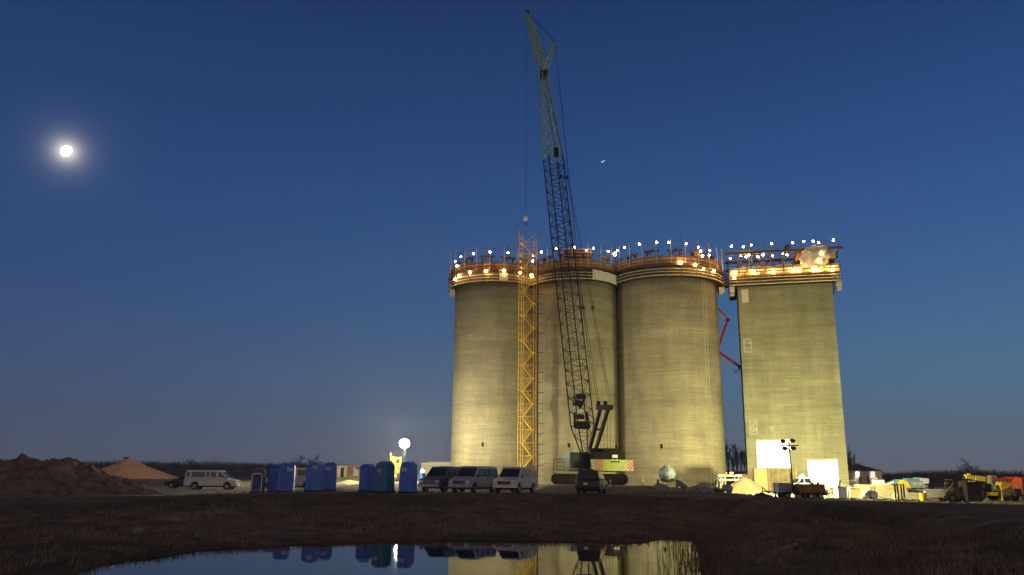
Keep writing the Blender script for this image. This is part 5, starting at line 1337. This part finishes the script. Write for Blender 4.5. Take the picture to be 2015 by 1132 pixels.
# trestle by the light tower
g = gp(1509, 79); t = thing('sawhorse', 'low dark steel trestle left of the light tower trailer', 'trestle', g)
MB().bar((-.5, 0, 0), (-.5, 0, 1.0), .04, 5).bar((-.5, 0, .95), (.4, 0, .1), .045, 5).bar((-.4, .3, .6), (.8, .3, .45), .05, 5).bar((0, 0, .5), (.75, .2, .5), .05, 5).bar((.75, .2, .5), (.85, .2, 0), .04, 5).build('frame', m_grime, t); MB().plank((-.1, -.1, .62), (.85, -.1, .48), .5, .04).build('plank', m_grime, t)
# generator
g = gp(1594, 77.2); t = thing('towed_compressor', 'ochre brown towable compressor right of the light tower', 'compressor', g, R(3))
MB().box((-.15, 0, .98), (2.5, 1.4, .82)).build('canopy', m_brown, t, bevel=.08)
MB().box((.55, -.72, 1.0), (.9, .03, .6)).box((-.7, -.72, 1.0), (.9, .03, .6)).build('side_door', m_brown, t, bevel=.01)
MB().box((-.1, 0, .5), (2.7, 1.1, .2)).bar((1.3, 0, .45), (1.75, 0, .2), .05, 5).build('chassis', m_grime, t)
MB().cyl((.75, .1, 1.36), .13, .2, 10).cyl((.15, 0, 1.38), .15, .14, 10).bar((-.2, 0, 1.4), (.15, 0, 1.6), .03, 4).cyl((-1.3, 0, 1.36), .1, .08, 8).build('exhaust', m_grime, t)
MB().box((-1.45, 0, .85), (.25, 1.1, .6)).build('radiator', m_grime, t, bevel=.03)
for a in (-.55, .35):
    for b_ in (-.72, .72): wheel((a + .2, b_, .3), .3, .18, t)
MB().box((1.15, -.74, .72), (.2, .04, .16)).build('tail_light', m_headl, t)
crate('tool_box', 1568, 78.6, (.5, .4, .42), m_white, 'small white tool box under the compressor drawbar', 'box', 0)
crate('yellow_case', 1546.5, 80.5, (.42, .4, .38), m_yel2, 'small yellow case beside the trailer wheel', 'case', 0)
# dolly
g = gp(1703, 79.5); t = thing('hand_dolly', 'large pale wheeled dolly tipped back, right of the brown crate', 'dolly', g, R(4))
k = MB()
for b_ in (-.3, .3): k.tube([(-.75, b_, .15), (.35, b_, 1.25), (.62, b_, 1.22), (.72, b_, 1.0), (-.1, b_, .1)], .045, 6)
for f in (0.1, .35, .6, .85): k.bar((-.75 + 1.1 * f, -.3, .15 + 1.1 * f), (-.75 + 1.1 * f, .3, .15 + 1.1 * f), .035, 5)
k.bar((-.75, -.35, .12), (-1.3, -.35, .08), .045, 5).bar((-.75, .35, .12), (-1.3, .35, .08), .045, 5); k.build('frame', m_white, t)
for b_ in (-.4, .4): wheel((.45, b_, .42), .42, .14, t, rim=.8, mt_rim=m_white)
# lumber stacks
def stack(x, Y, dims, label, n_, yaw=0, mt=m_plyp):
    t = thing('lumber_stack', label, 'lumber stack', gp(x, Y), yaw, 'lumber stacks in the right yard')
    hL = dims[2] / n_
    for q in range(n_): MB().box((random.uniform(-.06, .06), random.uniform(-.04, .04), hL * (q + .5)), (dims[0] * random.uniform(.95, 1), dims[1], hL * .86)).build('board_layer', mt, t)
stack(1722, 86, (6.0, 1.6, .75), 'long low stack of pale boards behind the wheeled dolly', 5, R(2))
stack(1731, 90, (5.4, 1.4, 1.3), 'upper long stack of yellow boards behind the dolly', 6, R(2), m_ply)
stack(1789, 84, (3.2, 1.2, .7), 'short pale board stack left of the yellow barrel', 4, R(-3))
stack(1838, 92, (6.5, 1.2, .95), 'long weathered board stack reaching behind the loader', 4, R(2), m_board)
for q, x in enumerate((1759, 1764, 1771, 1776)):
    g = gp(x, 80 + q * .3); o = MB().box((0, 0, .75), (.13 if q < 2 else .1, .13, 1.5 + .12 * (q % 2))).cyl((0, 0, 0), .12, .1, 8).build('steel_post', m_darkst); o.location = g; tag(o, f'{nth(q, 4)} of four dark steel posts standing by the board stacks', 'post', 'dark posts by the board stacks')
g = gp(1811.5, 79.5); t = thing('yellow_barrel', 'bright yellow plastic barrel right of the dark posts', 'barrel', g, R(0))
MB().cyl((0, 0, 0), .28, .8, 18, .29).cyl((0, 0, .3), .30, .04, 18).cyl((0, 0, .6), .30, .04, 18).build('drum', m_yel2, t); MB().box((.28, 0, .55), (.06, .3, .8), R(10)).build('white_board', m_white, t)
# boom lift
g = gp(1770, 98); t = thing('boom_lift', 'light blue boom lift folded down behind the board stacks', 'boom lift', g, R(3))
MB().box((1.0, 0, 1.35), (2.6, 1.9, .85)).build('engine_cover', mat('grey blue cover paint', (.22, .27, .28), .5, var=.15), t, bevel=.08)
MB().box((1.4, 0, 1.9), (1.5, 1.2, .3)).build('top_hood', m_ltblue, t, bevel=.05)
MB().plank((-3.6, -.3, .75), (-.6, -.3, 1.75), .35, .35).build('boom', m_ltblue, t, bevel=.03)
MB().plank((-3.2, -.5, .88), (-1.0, -.5, 1.62), .03, .26).build('boom_stripe', m_white, t)
MB().box((-.4, -.2, 1.6), (.8, .7, .6), R(0)).bar((-.5, -.6, 1.72), (-.5, .2, 1.72), .22, 12).build('knuckle', m_ltblue, t, bevel=.04)
MB().box((.6, 0, .7), (3.6, 1.7, .45)).build('chassis', m_darkst, t, bevel=.04)
for a in (-.8, 2.0):
    for b_ in (-1, 1): wheel((a, b_, .45), .45, .3, t)
MB().box((2.0, -.96, 1.45), (.6, .03, .35)).box((1.3, -.96, 1.45), (.5, .03, .3)).build('decal', m_canvas, t)
g = gp(1778, 92); o = MB().prism([(-.7, 1.5), (-.3, 1.9), (.2, 1.7), (.55, 1.0), (.6, .8), (.2, .9), (-.2, 1.2)], -.4, .4).bar((-.3, 0, 0), (-.3, 0, 1.4), .08, 6).bar((.3, 0, 0), (.3, 0, 1.0), .08, 6).build('yellow_hopper', m_yel2, bevel=.02); o.location = g; tag(o, 'yellow curved hopper on legs, right of the dark posts', 'hopper')
g = gp(1727, 93); o = MB().box((0, 0, 1.55), (1.1, .8, .5)).ell((0, -.42, 1.5), (.22, .05, .2), 10, 6).box((0, 0, .65), (.9, .7, 1.3)).build('white_machine', m_white, bevel=.08); o.location = g; tag(o, 'small white machine with round hole on the yellow boards', 'machine')
g = gp(1811, 104); o = MB().prism([(-.8, 1.2), (.8, 1.4), (.85, 2.0), (-.7, 2.1)], -.5, .5).box((0, 0, .6), (1.3, .9, 1.2)).build('white_hood', m_white, bevel=.04); o.location = g; tag(o, 'bright white engine hood catching light beyond the yellow barrel', 'machine')
g = gp(1827, 82); t = thing('pallet_jack', 'small grey pallet truck between yellow barrel and loader', 'pallet truck', g)
MB().box((.3, 0, .35), (1.6, .7, .12)).box((-.5, 0, .4), (.4, .6, .5)).build('body', m_tank, t, bevel=.03); MB().bar((-.6, 0, .5), (-.9, 0, 1.15), .04, 5).build('handle', m_grime, t)
for a in (-.5, .9): wheel((a, -.3, .16), .16, .1, t)

offc = MB()
for q in range(70):
    x = random.uniform(1500, 1900); Y = random.uniform(77, 92); g = gp(x, Y); L_ = random.uniform(.2, 1.6); a = random.uniform(0, 3.1)
    d_ = Vector((math.cos(a) * L_ / 2, math.sin(a) * L_ / 2, random.uniform(-.02, .25))); offc.plank(g - d_ + Vector((0, 0, .12)), g + d_ + Vector((0, 0, .14)), random.uniform(.05, .2), .04)
tag(offc.build('timber_offcuts', m_board), 'timber offcuts strewn over the floodlit ground at right', 'offcuts', kind='stuff')
g = gp(1840, 80); pr = g; k = MB()
for q in range(1, 40):
    p = gp(1840 - q * 7.5, 80 + 1.2 * math.sin(q * .45)) + Vector((0, 0, .05)); k.bar(pr, p, .035, 5); pr = p
tag(k.build('power_cable', m_blk), 'long black cable snaking along the edge of the floodlit right yard', 'cable')

# house
Y = 165; a, b_ = gp(1666, Y), gp(1736, Y); w_ = b_.x - a.x
t = thing('site_building', 'low beige building with two glowing wall lamps, right of the tower', 'building', ((a.x + b_.x) / 2, Y, a.z), 0)
hh = 2.75
MB().box((0, 4, hh / 2), (w_, 8, hh)).build('wall', mat('beige wall', (.42, .36, .32), .8, var=.1), t)
MB().loft([(-w_ / 2 - .4, -.4, hh), (w_ / 2 + .4, -.4, hh), (w_ / 2 + .4, 8.4, hh), (-w_ / 2 - .4, 8.4, hh)], [(-w_ / 2 - .4, 1.5, hh + 1.6), (-w_ / 2 + 2.0, 1.5, hh + 1.6), (-w_ / 2 + 2.0, 6.5, hh + 1.6), (-w_ / 2 - .4, 6.5, hh + 1.6)]).build('roof', m_roof, t)
MB().cyl((-w_ / 2 + 1.9, 1, hh + .9), .08, .9, 8).build('vent_pipe', m_white, t)
m_wl = mat('glowing wall lamp', (1, .95, .8), .5, emis=(1, .9, .6), es=25, var=0)
for q, xx in enumerate((-1.35, 1.7)):
    MB().box((xx, -.12, hh - .45), (.35, .2, .2)).build('wall_lamp', m_wl, t)
    l = lamp('wall_light', 'SPOT', (xx, -.25, hh - .5), 420, (1, .9, .62), parent=t, spot_size=R(95), spot_blend=.4, shadow_soft_size=.1)
    l.rotation_euler = Vector((0, .35, -1)).to_track_quat('-Z', 'Y').to_euler()
for xx, ww in ((-.9, 1.1), (.7, 1.0)):
    f_ = MB().box((xx, -.02, .95), (ww, .08, 1.9)).build('doorway', m_canvas, t); MB().box((xx, -.08, 1.0), (ww * .5, .04, 1.5)).build('door_panel', m_gray, f_)

# loader with bucket (dark, muddy)
g = gp(1872, 78.5); t = thing('skid_loader', 'muddy dark loader with a big steel bucket left of the yellow telehandler', 'loader', g, R(0))
MB().prism([(-1.1, .45), (1.0, .45), (1.1, .9), (1.0, 1.35), (.2, 1.45), (-.5, 1.15), (-1.2, .95)], -.7, .7).build('body', m_olive, t, bevel=.05)
k = MB()
for a, b_ in ((-.45, 1.15), (.55, 1.4)):
    for s_ in (-.6, .6): k.bar((a, s_, b_), (a + (.25 if a < 0 else 0), s_, 2.1), .06, 5)
k.box((.25, 0, 2.13), (1.2, 1.4, .1)); k.build('cab_frame', m_grime, t)
MB().plank((-.9, -.75, 1.0), (-.2, -.75, 1.85), .1, .14).plank((-1.35, -.75, .4), (-.85, -.75, 1.0), .1, .14).build('lift_arm', m_olive, t)
MB().ell((-.5, -.3, 1.75), (.4, .3, .3), 10, 6).build('seat', m_grime, t)
for a in (-.6, .8):
    for s_ in (-.8, .8): wheel((a, s_, .42), .42, .28, t, mt_rim=m_olive)
MB().box((1.2, -1.1, 1.0), (1.45, .9, 1.75), R(3)).box((1.2, -1.1, 1.9), (1.5, .95, .08), R(3)).build('bucket', m_grime, t, bevel=.04)
g = gp(1911, 83.5); t = thing('pale_frame_box', 'small cream box with two dark windows under the telehandler boom', 'box', g)
MB().box((0, 0, 1.75), (.68, .3, .52)).bar((0, .1, 0), (0, .1, 1.5), .06, 6).build('box', m_plyp, t, bevel=.02)
for a in (-.16, .16): MB().box((a, -.16, 1.75), (.24, .02, .32)).build('window', m_black, t)

# telehandler
g = gp(1937, 86); t = thing('telehandler', 'yellow telehandler with big tyres at the right, boom pointing left', 'telehandler', g, R(2))
for xx in (-1.35, 1.32):
    for s_ in (-1.0, 1.0): wheel((xx, s_, .68), .68, .42, t, rim=.52, mt_rim=m_olive)
MB().box((0, 0, .85), (3.4, 1.1, .5)).build('chassis', m_grime, t, bevel=.05)
MB().box((-.15, -1.0, .68), (1.45, .25, .36)).build('side_tank', m_yel2, t, bevel=.04)
cb_ = MB().loft([(-.05, -1.05, .95), (1.0, -1.05, .95), (1.0, -.2, .95), (-.05, -.2, .95)], [(.12, -.98, 2.55), (.75, -.98, 2.55), (.75, -.2, 2.55), (.12, -.2, 2.55)]).build('cab', mat('pale olive cab', (.20, .22, .15), .5, var=.15), t, bevel=.06)
MB().box((.38, -1.06, 1.9), (.5, .04, .9)).build('cab_window', mat('dusty cab glass', (.16, .20, .18), .3, var=.15), cb_)
MB().box((.45, -1.08, 1.32), (.42, .03, .3)).build('cab_plate', m_plyp, cb_)
MB().box((1.35, -.3, 1.95), (.75, 1.2, .75)).build('engine_hood', m_canvas, t, bevel=.08); MB().box((1.3, -.3, 2.42), (.8, 1.2, .2)).build('hood_grille', m_grime, t, bevel=.05)
MB().plank((-.05, -.05, 2.15), (-1.15, -.05, 2.3), .5, .52).build('boom_outer', m_yel2, t, bevel=.04)
MB().plank((-1.2, -.05, 2.3), (-2.1, -.05, 2.42), .42, .42).bar((-1.7, -.32, 2.6), (-1.7, .2, 2.6), .14, 8).build('boom_inner', m_yel2, t, bevel=.03)
MB().plank((.0, .1, 2.1), (2.0, .1, 1.5), .45, .42).build('boom_rear', m_olive, t, bevel=.04)
MB().plank((-2.1, -.05, 2.4), (-2.5, -.05, 1.6), .2, .25).box((-2.5, -.05, 1.6), (.12, 1.2, .7)).plank((-2.5, -.4, .9), (-2.45, -.4, 1.4), .1, .1).build('fork_carriage', m_grime, t)
MB().box((-.4, -.9, 1.3), (.6, .3, .8)).build('step_recess', m_black, t)
g = gp(1977, 84); o = MB().prism([(-.75, 1.1), (.7, 1.0), (.75, 1.9), (-.6, 1.95), (-.8, 1.6)], -.5, .5).bar((-.4, -.55, 1.2), (.4, -.55, 1.8), .07, 5).bar((-.5, 0, 0), (-.5, 0, 1.2), .1, 6).bar((.5, 0, 0), (.5, 0, 1.2), .1, 6).build('yellow_cart', m_yel, bevel=.04); o.location = g; tag(o, 'yellow steel hopper cart between telehandler and red truck', 'cart')
# red truck
g = gp(2003, 83); t = thing('service_truck', 'orange red service truck cut by the right picture edge', 'truck', g, R(2))
MB().box((1.0, 0, 1.35), (2.9, 2.2, 1.1)).build('body', mat('dusty red truck paint', (.30, .07, .05), .6, var=.3), t, bevel=.05)
MB().loft([(-.45, -1.1, 1.2), (.65, -1.1, 1.2), (.65, 1.1, 1.2), (-.45, 1.1, 1.2)], [(-.4, -1, 2.35), (.6, -1, 2.35), (.6, 1, 2.35), (-.4, 1, 2.35)]).build('cab', m_redor, t, bevel=.06)
MB().box((.1, -1.09, 1.85), (.5, .04, .6)).build('cab_window', m_glass, t)
MB().box((0, 0, 2.4), (1.6, 2.2, .1)).build('cab_roof', m_redor, t, bevel=.03); MB().ell((.55, -.6, 2.52), (.16, .12, .1), 8, 5).build('beacon', m_white, t)
MB().plank((-2.6, .4, 2.32), (-.4, .4, 2.15), .3, .2).build('loading_arm', m_redor, t)
for a in (-.0, 2.0):
    for s_ in (-1, 1): wheel((a, s_, .48), .48, .3, t, mt_rim=m_grime)
MB().box((.6, 0, .75), (3.8, 1.4, .3)).box((-.7, 0, .95), (.9, 1.9, .7)).build('chassis', m_grime, t, bevel=.04)
MB().box((1.55, -1.12, 1.7), (.4, .04, .3)).build('side_plate', m_plyp, t)

m_rubdark = mat('grimy broken concrete', (.15, .145, .13), .9, var=.3, scale=5, bump=.5)
# rubble slabs on the right bank of the pond
pr_ = [(1485, 1103, .9), (1512, 1086, 1.0), (1535, 1077, 1.2), (1552, 1071, 1.0), (1566, 1063, 1.1), (1572, 1047, .8), (1585, 1055, .9), (1420, 1095, .5), (1978, 1112, .8)]
for q, (x, y, s_) in enumerate(pr_):
    Y = 40.
    for _ in range(30):
        p = at(x, y, Y); Y += (p.z - gz(p.x, Y) - .1) * 8; Y = max(12, min(70, Y))
    lab = f'{nth(q, 7)} pale slab in the rubble on the dark right bank' if q < 7 else ['small pale stone near the right end of the pond', 'pale stone alone in the lower right corner'][q - 7]
    slabthing('bank_slab', x, Y, (.52 * s_, .27 * s_, .13 * s_), (random.uniform(-.2, .3), random.uniform(-.5, .1) if q != 5 else .9), random.uniform(-.6, .6), lab, 'slab', 'slabs on the right pond bank', m_rubdark)
# rocks peeking from the left bank
for q, (x, y) in enumerate(((282, 1044), (352, 1023))):
    Y = 45.
    for _ in range(30):
        p = at(x, y, Y); Y += (p.z - gz(p.x, Y) - .1) * 8; Y = max(12, min(70, Y))
    slabthing('bank_stone', x, Y, (.5, .35, .2), (.1, .1), 1, ['pale flat stone, lower of two on the left bank', 'pale flat stone, upper of two on the left bank'][q], 'stone', 'stones on the left bank')

# ------------------------------------------------------------------ trees
m_twig = mat('bare winter twigs', (.045, .035, .032), .95, var=.3, scale=1)
m_twig2 = mat('distant winter wood', (.09, .07, .065), .95, var=.4, scale=.2)  # colour lightened to stand in for haze over the far trees
def tree(x, Y, h, w_, label, group, narrow=False, seed=0, dens=1.0):
    rd = random.Random(seed); g = gp(x, Y); g.z -= .2
    t = thing('bare_tree', label, 'tree', g, rd.uniform(0, 6), group)
    k = MB().bar((0, 0, 0), (rd.uniform(-.2, .2), 0, h * .55), .03 * h * .6, 6, .012 * h); k.build('trunk', m_trunk, t)
    c = MB()
    def br(p, d, L, r, lv):
        e = p + d * L; c.bar(p, e, r, 3, r * .6)
        if lv == 0: return
        for q in range(rd.randint(3, 4) if lv > 1 else int(5 * dens)):
            f = rd.uniform(.3, 1); up = .9 if narrow else .45
            nd = (d + Vector((rd.uniform(-1, 1), rd.uniform(-1, 1), rd.uniform(-.3, 1) * up + (.5 if narrow else .1))) * (.5 if narrow else .85)).normalized()
            br(p + d * L * f, nd, L * rd.uniform(.5, .75), r * .6, lv - 1)
    for q in range(9 if not narrow else 11):
        f = rd.uniform(.2, .55); a = rd.uniform(0, 6.28)
        d = Vector((math.cos(a) * w_ / h, math.sin(a) * w_ / h, 1.1 if narrow else .8)).normalized()
        br(Vector((0, 0, h * f)), d, h * rd.uniform(.2, .3), .007 * h, 3)
    c.build('crown', m_twig, t)
for q, x in enumerate((1427, 1435, 1443, 1451, 1459, 1467)):
    tree(x, 240 + (q * 37) % 50, 12.5 - (q % 3) * 1.0, 2.6, f'{nth(q, 6)} tall bare tree in the grove seen between silo and tower', 'grove between the right silo and tower', True, 10 + q)
for q, x in enumerate((1671, 1680, 1690)):
    tree(x, 250, 11 - q * 2.4, 2.8, f'{nth(q, 3)} bare tree rising right of the square tower', 'trees right of the tower', True, 30 + q)
for q, (x, h) in enumerate(((1893, 5.5), (1914, 6.8), (1938, 4.4))):
    tree(x, 170, h, 3.5, f'{nth(q, 3)} spreading bare tree above the yellow telehandler', 'trees behind the telehandler', False, 40 + q, .8)
for q, (x, h, w_) in enumerate(((352, 5.0, 5), (375, 6.2, 6), (440, 4.2, 5), (503, 4.6, 5), (583, 7.0, 5), (616, 7.4, 5))):
    tree(x, 230, h, w_, f'{nth(q, 6)} bare round tree in the dim treeline left of the containers', 'trees in the left treeline', False, 50 + q, 1.2)
def farwood(u0, u1, Y0, Y1, n_, h0, h1, name, label):
    Yr = rng.uniform(Y0, Y1, n_); Xr = rng.uniform(u0, u1, n_) * Yr; z, _, _ = gz_np(Xr, Yr)
    hh = np.array([noise.noise(Vector((x * .03, 7, 1))) + .5 * noise.noise(Vector((x * .12, 3, 1))) for x in Xr])
    pts = np.stack([Xr, Yr, z], -1); n2 = len(pts)
    ang = rng.uniform(0, np.pi, n2); h = (h0 + (h1 - h0) * rng.random(n2)) * (1 + .45 * hh); w_ = rng.uniform(.08, .35, n2)
    dx, dy = np.cos(ang) * w_, np.sin(ang) * w_
    # tufts standing at many heights, so the mass has a ragged top
    b0 = pts + np.stack([-dx, -dy, h * 0], -1); b1 = pts + np.stack([dx, dy, h * 0], -1); tp = pts + np.stack([rng.normal(0, .9, n2), 0 * h, h], -1)
    v = np.stack([b0, b1, tp], 1).reshape(-1, 3); me = bpy.data.meshes.new(name)
    me.from_pydata(v.tolist(), [], np.arange(n2 * 3).reshape(-1, 3).tolist()); me.materials.append(m_twig2)
    o = bpy.data.objects.new(name, me); COL.objects.link(o); tag(o, label, 'wood', kind='stuff')
farwood(-.75, -.2, 300, 360, 30000, 2.2, 5.4, 'far_wood', 'dim continuous band of distant bare trees along the left horizon')
farwood(.24, .8, 300, 360, 24000, 1.8, 4.6, 'far_wood', 'dim continuous band of distant bare trees along the right horizon')

# ------------------------------------------------------------------ moon and aeroplane
mp_ = CP + MOON * 9000; 
k = MB(); n_ = 48
rm = 56
mo = thing('moon', 'bright gibbous moon glowing in the upper left sky', 'moon', mp_)
def mf(d): return 1
k.ell((0, 0, 0), (rm, rm * .6, rm), 40, 24)
rt = Matrix.Rotation(R(38), 3, 'Y')
vs = []
for v in k.v:
    v = Vector(v); x = v.x * (.80 if v.x > 0 else 1.0); w2 = rt @ Vector((x, v.y, v.z)); vs.append(tuple(w2))
k.v = vs; k.build('disc', m_moon, mo, smooth=True)
ap = at(1187, 318, 3600)
ao = thing('aeroplane', 'tiny pale aeroplane streak high in the sky right of the crane', 'aeroplane', ap)
k = MB(); dr_ = Vector((1, .2, .42)).normalized()
k.bar(-dr_ * 11, dr_ * 9, 2.0, 8, 1.6).bar(dr_ * 9, dr_ * 12, 1.6, 8, .3).build('fuselage', m_plane, ao)
k = MB(); sd2 = dr_.cross(Vector((0, 0, 1))).normalized()
k.plank(-sd2 * 14, sd2 * 14, 3.2, .5).plank(-dr_ * 9.5 - sd2 * 5, -dr_ * 9.5 + sd2 * 5, 2, .4).build('wing', m_plane, ao)

# ------------------------------------------------------------------ workers at the stair head
def person(loc, yaw, label, torso_mt, leg_mt, helmet_mt, armpose, lean=0):
    t = thing('person', label, 'person', loc, yaw)
    V = []; E = []; RD = []
    def add(p, r, par=None):
        V.append(p); RD.append(r); i = len(V) - 1
        if par is not None: E.append((par, i))
        return i
    ly = lean
    hip = add((0, 0, .95), .13); sp1 = add((0, -.03 + ly * .3, 1.12), .125, hip); ch = add((0, -.02 + ly * .7, 1.36), .15, sp1); nk = add((0, ly, 1.52), .06, ch); hdn = add((0, ly - .01, 1.62), .085, nk); hd = add((0, ly - .02, 1.71), .092, hdn)
    for s_ in (-1, 1):
        h1 = add((s_ * .10, 0, .88), .095, hip); kn = add((s_ * .12, -.04 - .05 * s_, .50), .065, h1); an_ = add((s_ * .12, .02, .09), .042, kn); ft = add((s_ * .13, -.14, .04), .04, an_)
        sh = add((s_ * .19, ly, 1.43), .062, ch); ex_, ez_, wx_, wy_, wz_ = armpose[0 if s_ < 0 else 1]
        el = add((s_ * .26, ly + ex_, 1.43 + ez_), .045, sh); wr_ = add((s_ * .22 + wx_, ly + wy_, 1.43 + wz_), .03, el)
        d = (Vector(V[wr_]) - Vector(V[el])).normalized(); pm = Vector(V[wr_]) + d * .07; pa = add(tuple(pm), .032, wr_)
        side = d.cross(Vector((0, 0, 1))); side = side.normalized() if side.length > .1 else Vector((1, 0, 0))
        for q in range(4):
            f1 = pm + d * (.04 + .01 * (q in (1, 2))) + side * (q - 1.5) * .02; f2 = f1 + d * .03 + Vector((0, 0, -.02))
            add(tuple(f2), .008, add(tuple(f1), .009, pa))
        add(tuple(Vector(V[wr_]) + d * .05 + side * .055), .009, wr_)
    me = bpy.data.meshes.new('body'); me.from_pydata(V, E, []); o = bpy.data.objects.new('body', me); COL.objects.link(o); o.parent = t
    md = o.modifiers.new('skin', 'SKIN'); me.skin_vertices[0] if me.skin_vertices else None
    if not me.skin_vertices:
        bm = bmesh.new(); bm.from_mesh(me); bm.verts.layers.skin.verify(); bm.to_mesh(me); bm.free()
    for i, sv2 in enumerate(me.skin_vertices[0].data): sv2.radius = (RD[i], RD[i]); sv2.use_root = (i == 0)
    o.modifiers.new('sub', 'SUBSURF').render_levels = 1
    me.materials.append(m_skin)
    # clothing hugging the body
    MB().loft([(.19 * math.cos(a), .14 * math.sin(a), .93) for a in np.linspace(0, 2 * math.pi, 14, endpoint=False)], [(.23 * math.cos(a), ly + .15 * math.sin(a), 1.46) for a in np.linspace(0, 2 * math.pi, 14, endpoint=False)]).build('jacket', torso_mt, t, smooth=True)
    k = MB()
    for s_ in (-1, 1):
        k.bar((s_ * .10, 0, .98), (s_ * .12, -.04 - .05 * s_, .50), .12, 10, .085).bar((s_ * .12, -.04 - .05 * s_, .50), (s_ * .12, .02, .08), .085, 10, .07)
    k.build('trousers', leg_mt, t)
    k = MB()
    for s_ in (-1, 1):
        ex_, ez_, wx_, wy_, wz_ = armpose[0 if s_ < 0 else 1]
        k.bar((s_ * .19, ly, 1.43), (s_ * .26, ly + ex_, 1.43 + ez_), .075, 8, .058).bar((s_ * .26, ly + ex_, 1.43 + ez_), (s_ * .22 + wx_, ly + wy_, 1.43 + wz_), .058, 8, .045)
    k.build('sleeves', torso_mt, t)
    MB().ell((0, ly - .02, 1.765), (.13, .15, .10), 14, 8).cyl((0, ly - .03, 1.74), .16, .015, 14).build('hard_hat', helmet_mt, t, smooth=True)
    MB().ell((0, ly - .115, 1.69), (.016, .022, .02), 6, 4).build('nose', m_skin, t)
    for s_ in (-1, 1): MB().ell((s_ * .033, ly - .10, 1.715), (.012, .008, .008), 6, 4).build('eye', m_black, t)
    return t
pz = Z0 + 2.05
cx, cy, Rr = SIL[0]
pA = cyl_hit(1023, 505, cx, cy, Rr + .6); pA.z = pz + 1.55
pB = cyl_hit(1032.5, 505, *SIL[1][:2], Rr + .9)
# a raised landing carries them
o = MB().box((pA.x + .5, pA.y - .2, pz + 1.5), (2.2, 1.4, .1)).bar((pA.x - .5, pA.y - .7, pz), (pA.x - .5, pA.y - .7, pz + 1.45), .05, 5).bar((pA.x + 1.5, pA.y - .7, pz), (pA.x + 1.5, pA.y - .7, pz + 1.45), .05, 5).bar((pA.x - .5, pA.y + .3, pz), (pA.x - .5, pA.y + .3, pz + 1.45), .05, 5).bar((pA.x + 1.5, pA.y + .3, pz), (pA.x + 1.5, pA.y + .3, pz + 1.45), .05, 5).build('trestle_platform', m_rust); tag(o, 'small rusty trestle platform carrying two workers at the stair head', 'platform')
person(pA, R(60), 'worker in a green hard hat bending over beside the stair head', m_hiviz, m_jeans, m_helmet, ((-.12, -.22, .02, -.35, -.30), (-.12, -.22, -.02, -.38, -.26)), -.16)
person(pA + Vector((.85, -.1, 0)), R(-70), 'worker in a brown jacket standing against the stair tower posts', m_jacket, m_jacket, m_orange, ((-.05, -.26, .0, -.25, -.32), (-.15, -.20, .0, -.42, -.10)))

# ------------------------------------------------------------------ night haze
hz = MB().box((0, 500, 43), (1802, 1602, 92)).build('haze', m_blk); hz.name = 'haze'; tag(hz, kind='stuff')
hm = bpy.data.materials.new('thin night haze'); hm.use_nodes = True; t = hm.node_tree; t.nodes.clear()
v = t.nodes.new('ShaderNodeVolumePrincipled'); v.inputs['Color'].default_value = (.85, .88, .95, 1); v.inputs['Density'].default_value = .0003; v.inputs['Anisotropy'].default_value = .55
o_ = t.nodes.new('ShaderNodeOutputMaterial'); t.links.new(v.outputs[0], o_.inputs['Volume'])
hz.data.materials.clear(); hz.data.materials.append(hm)
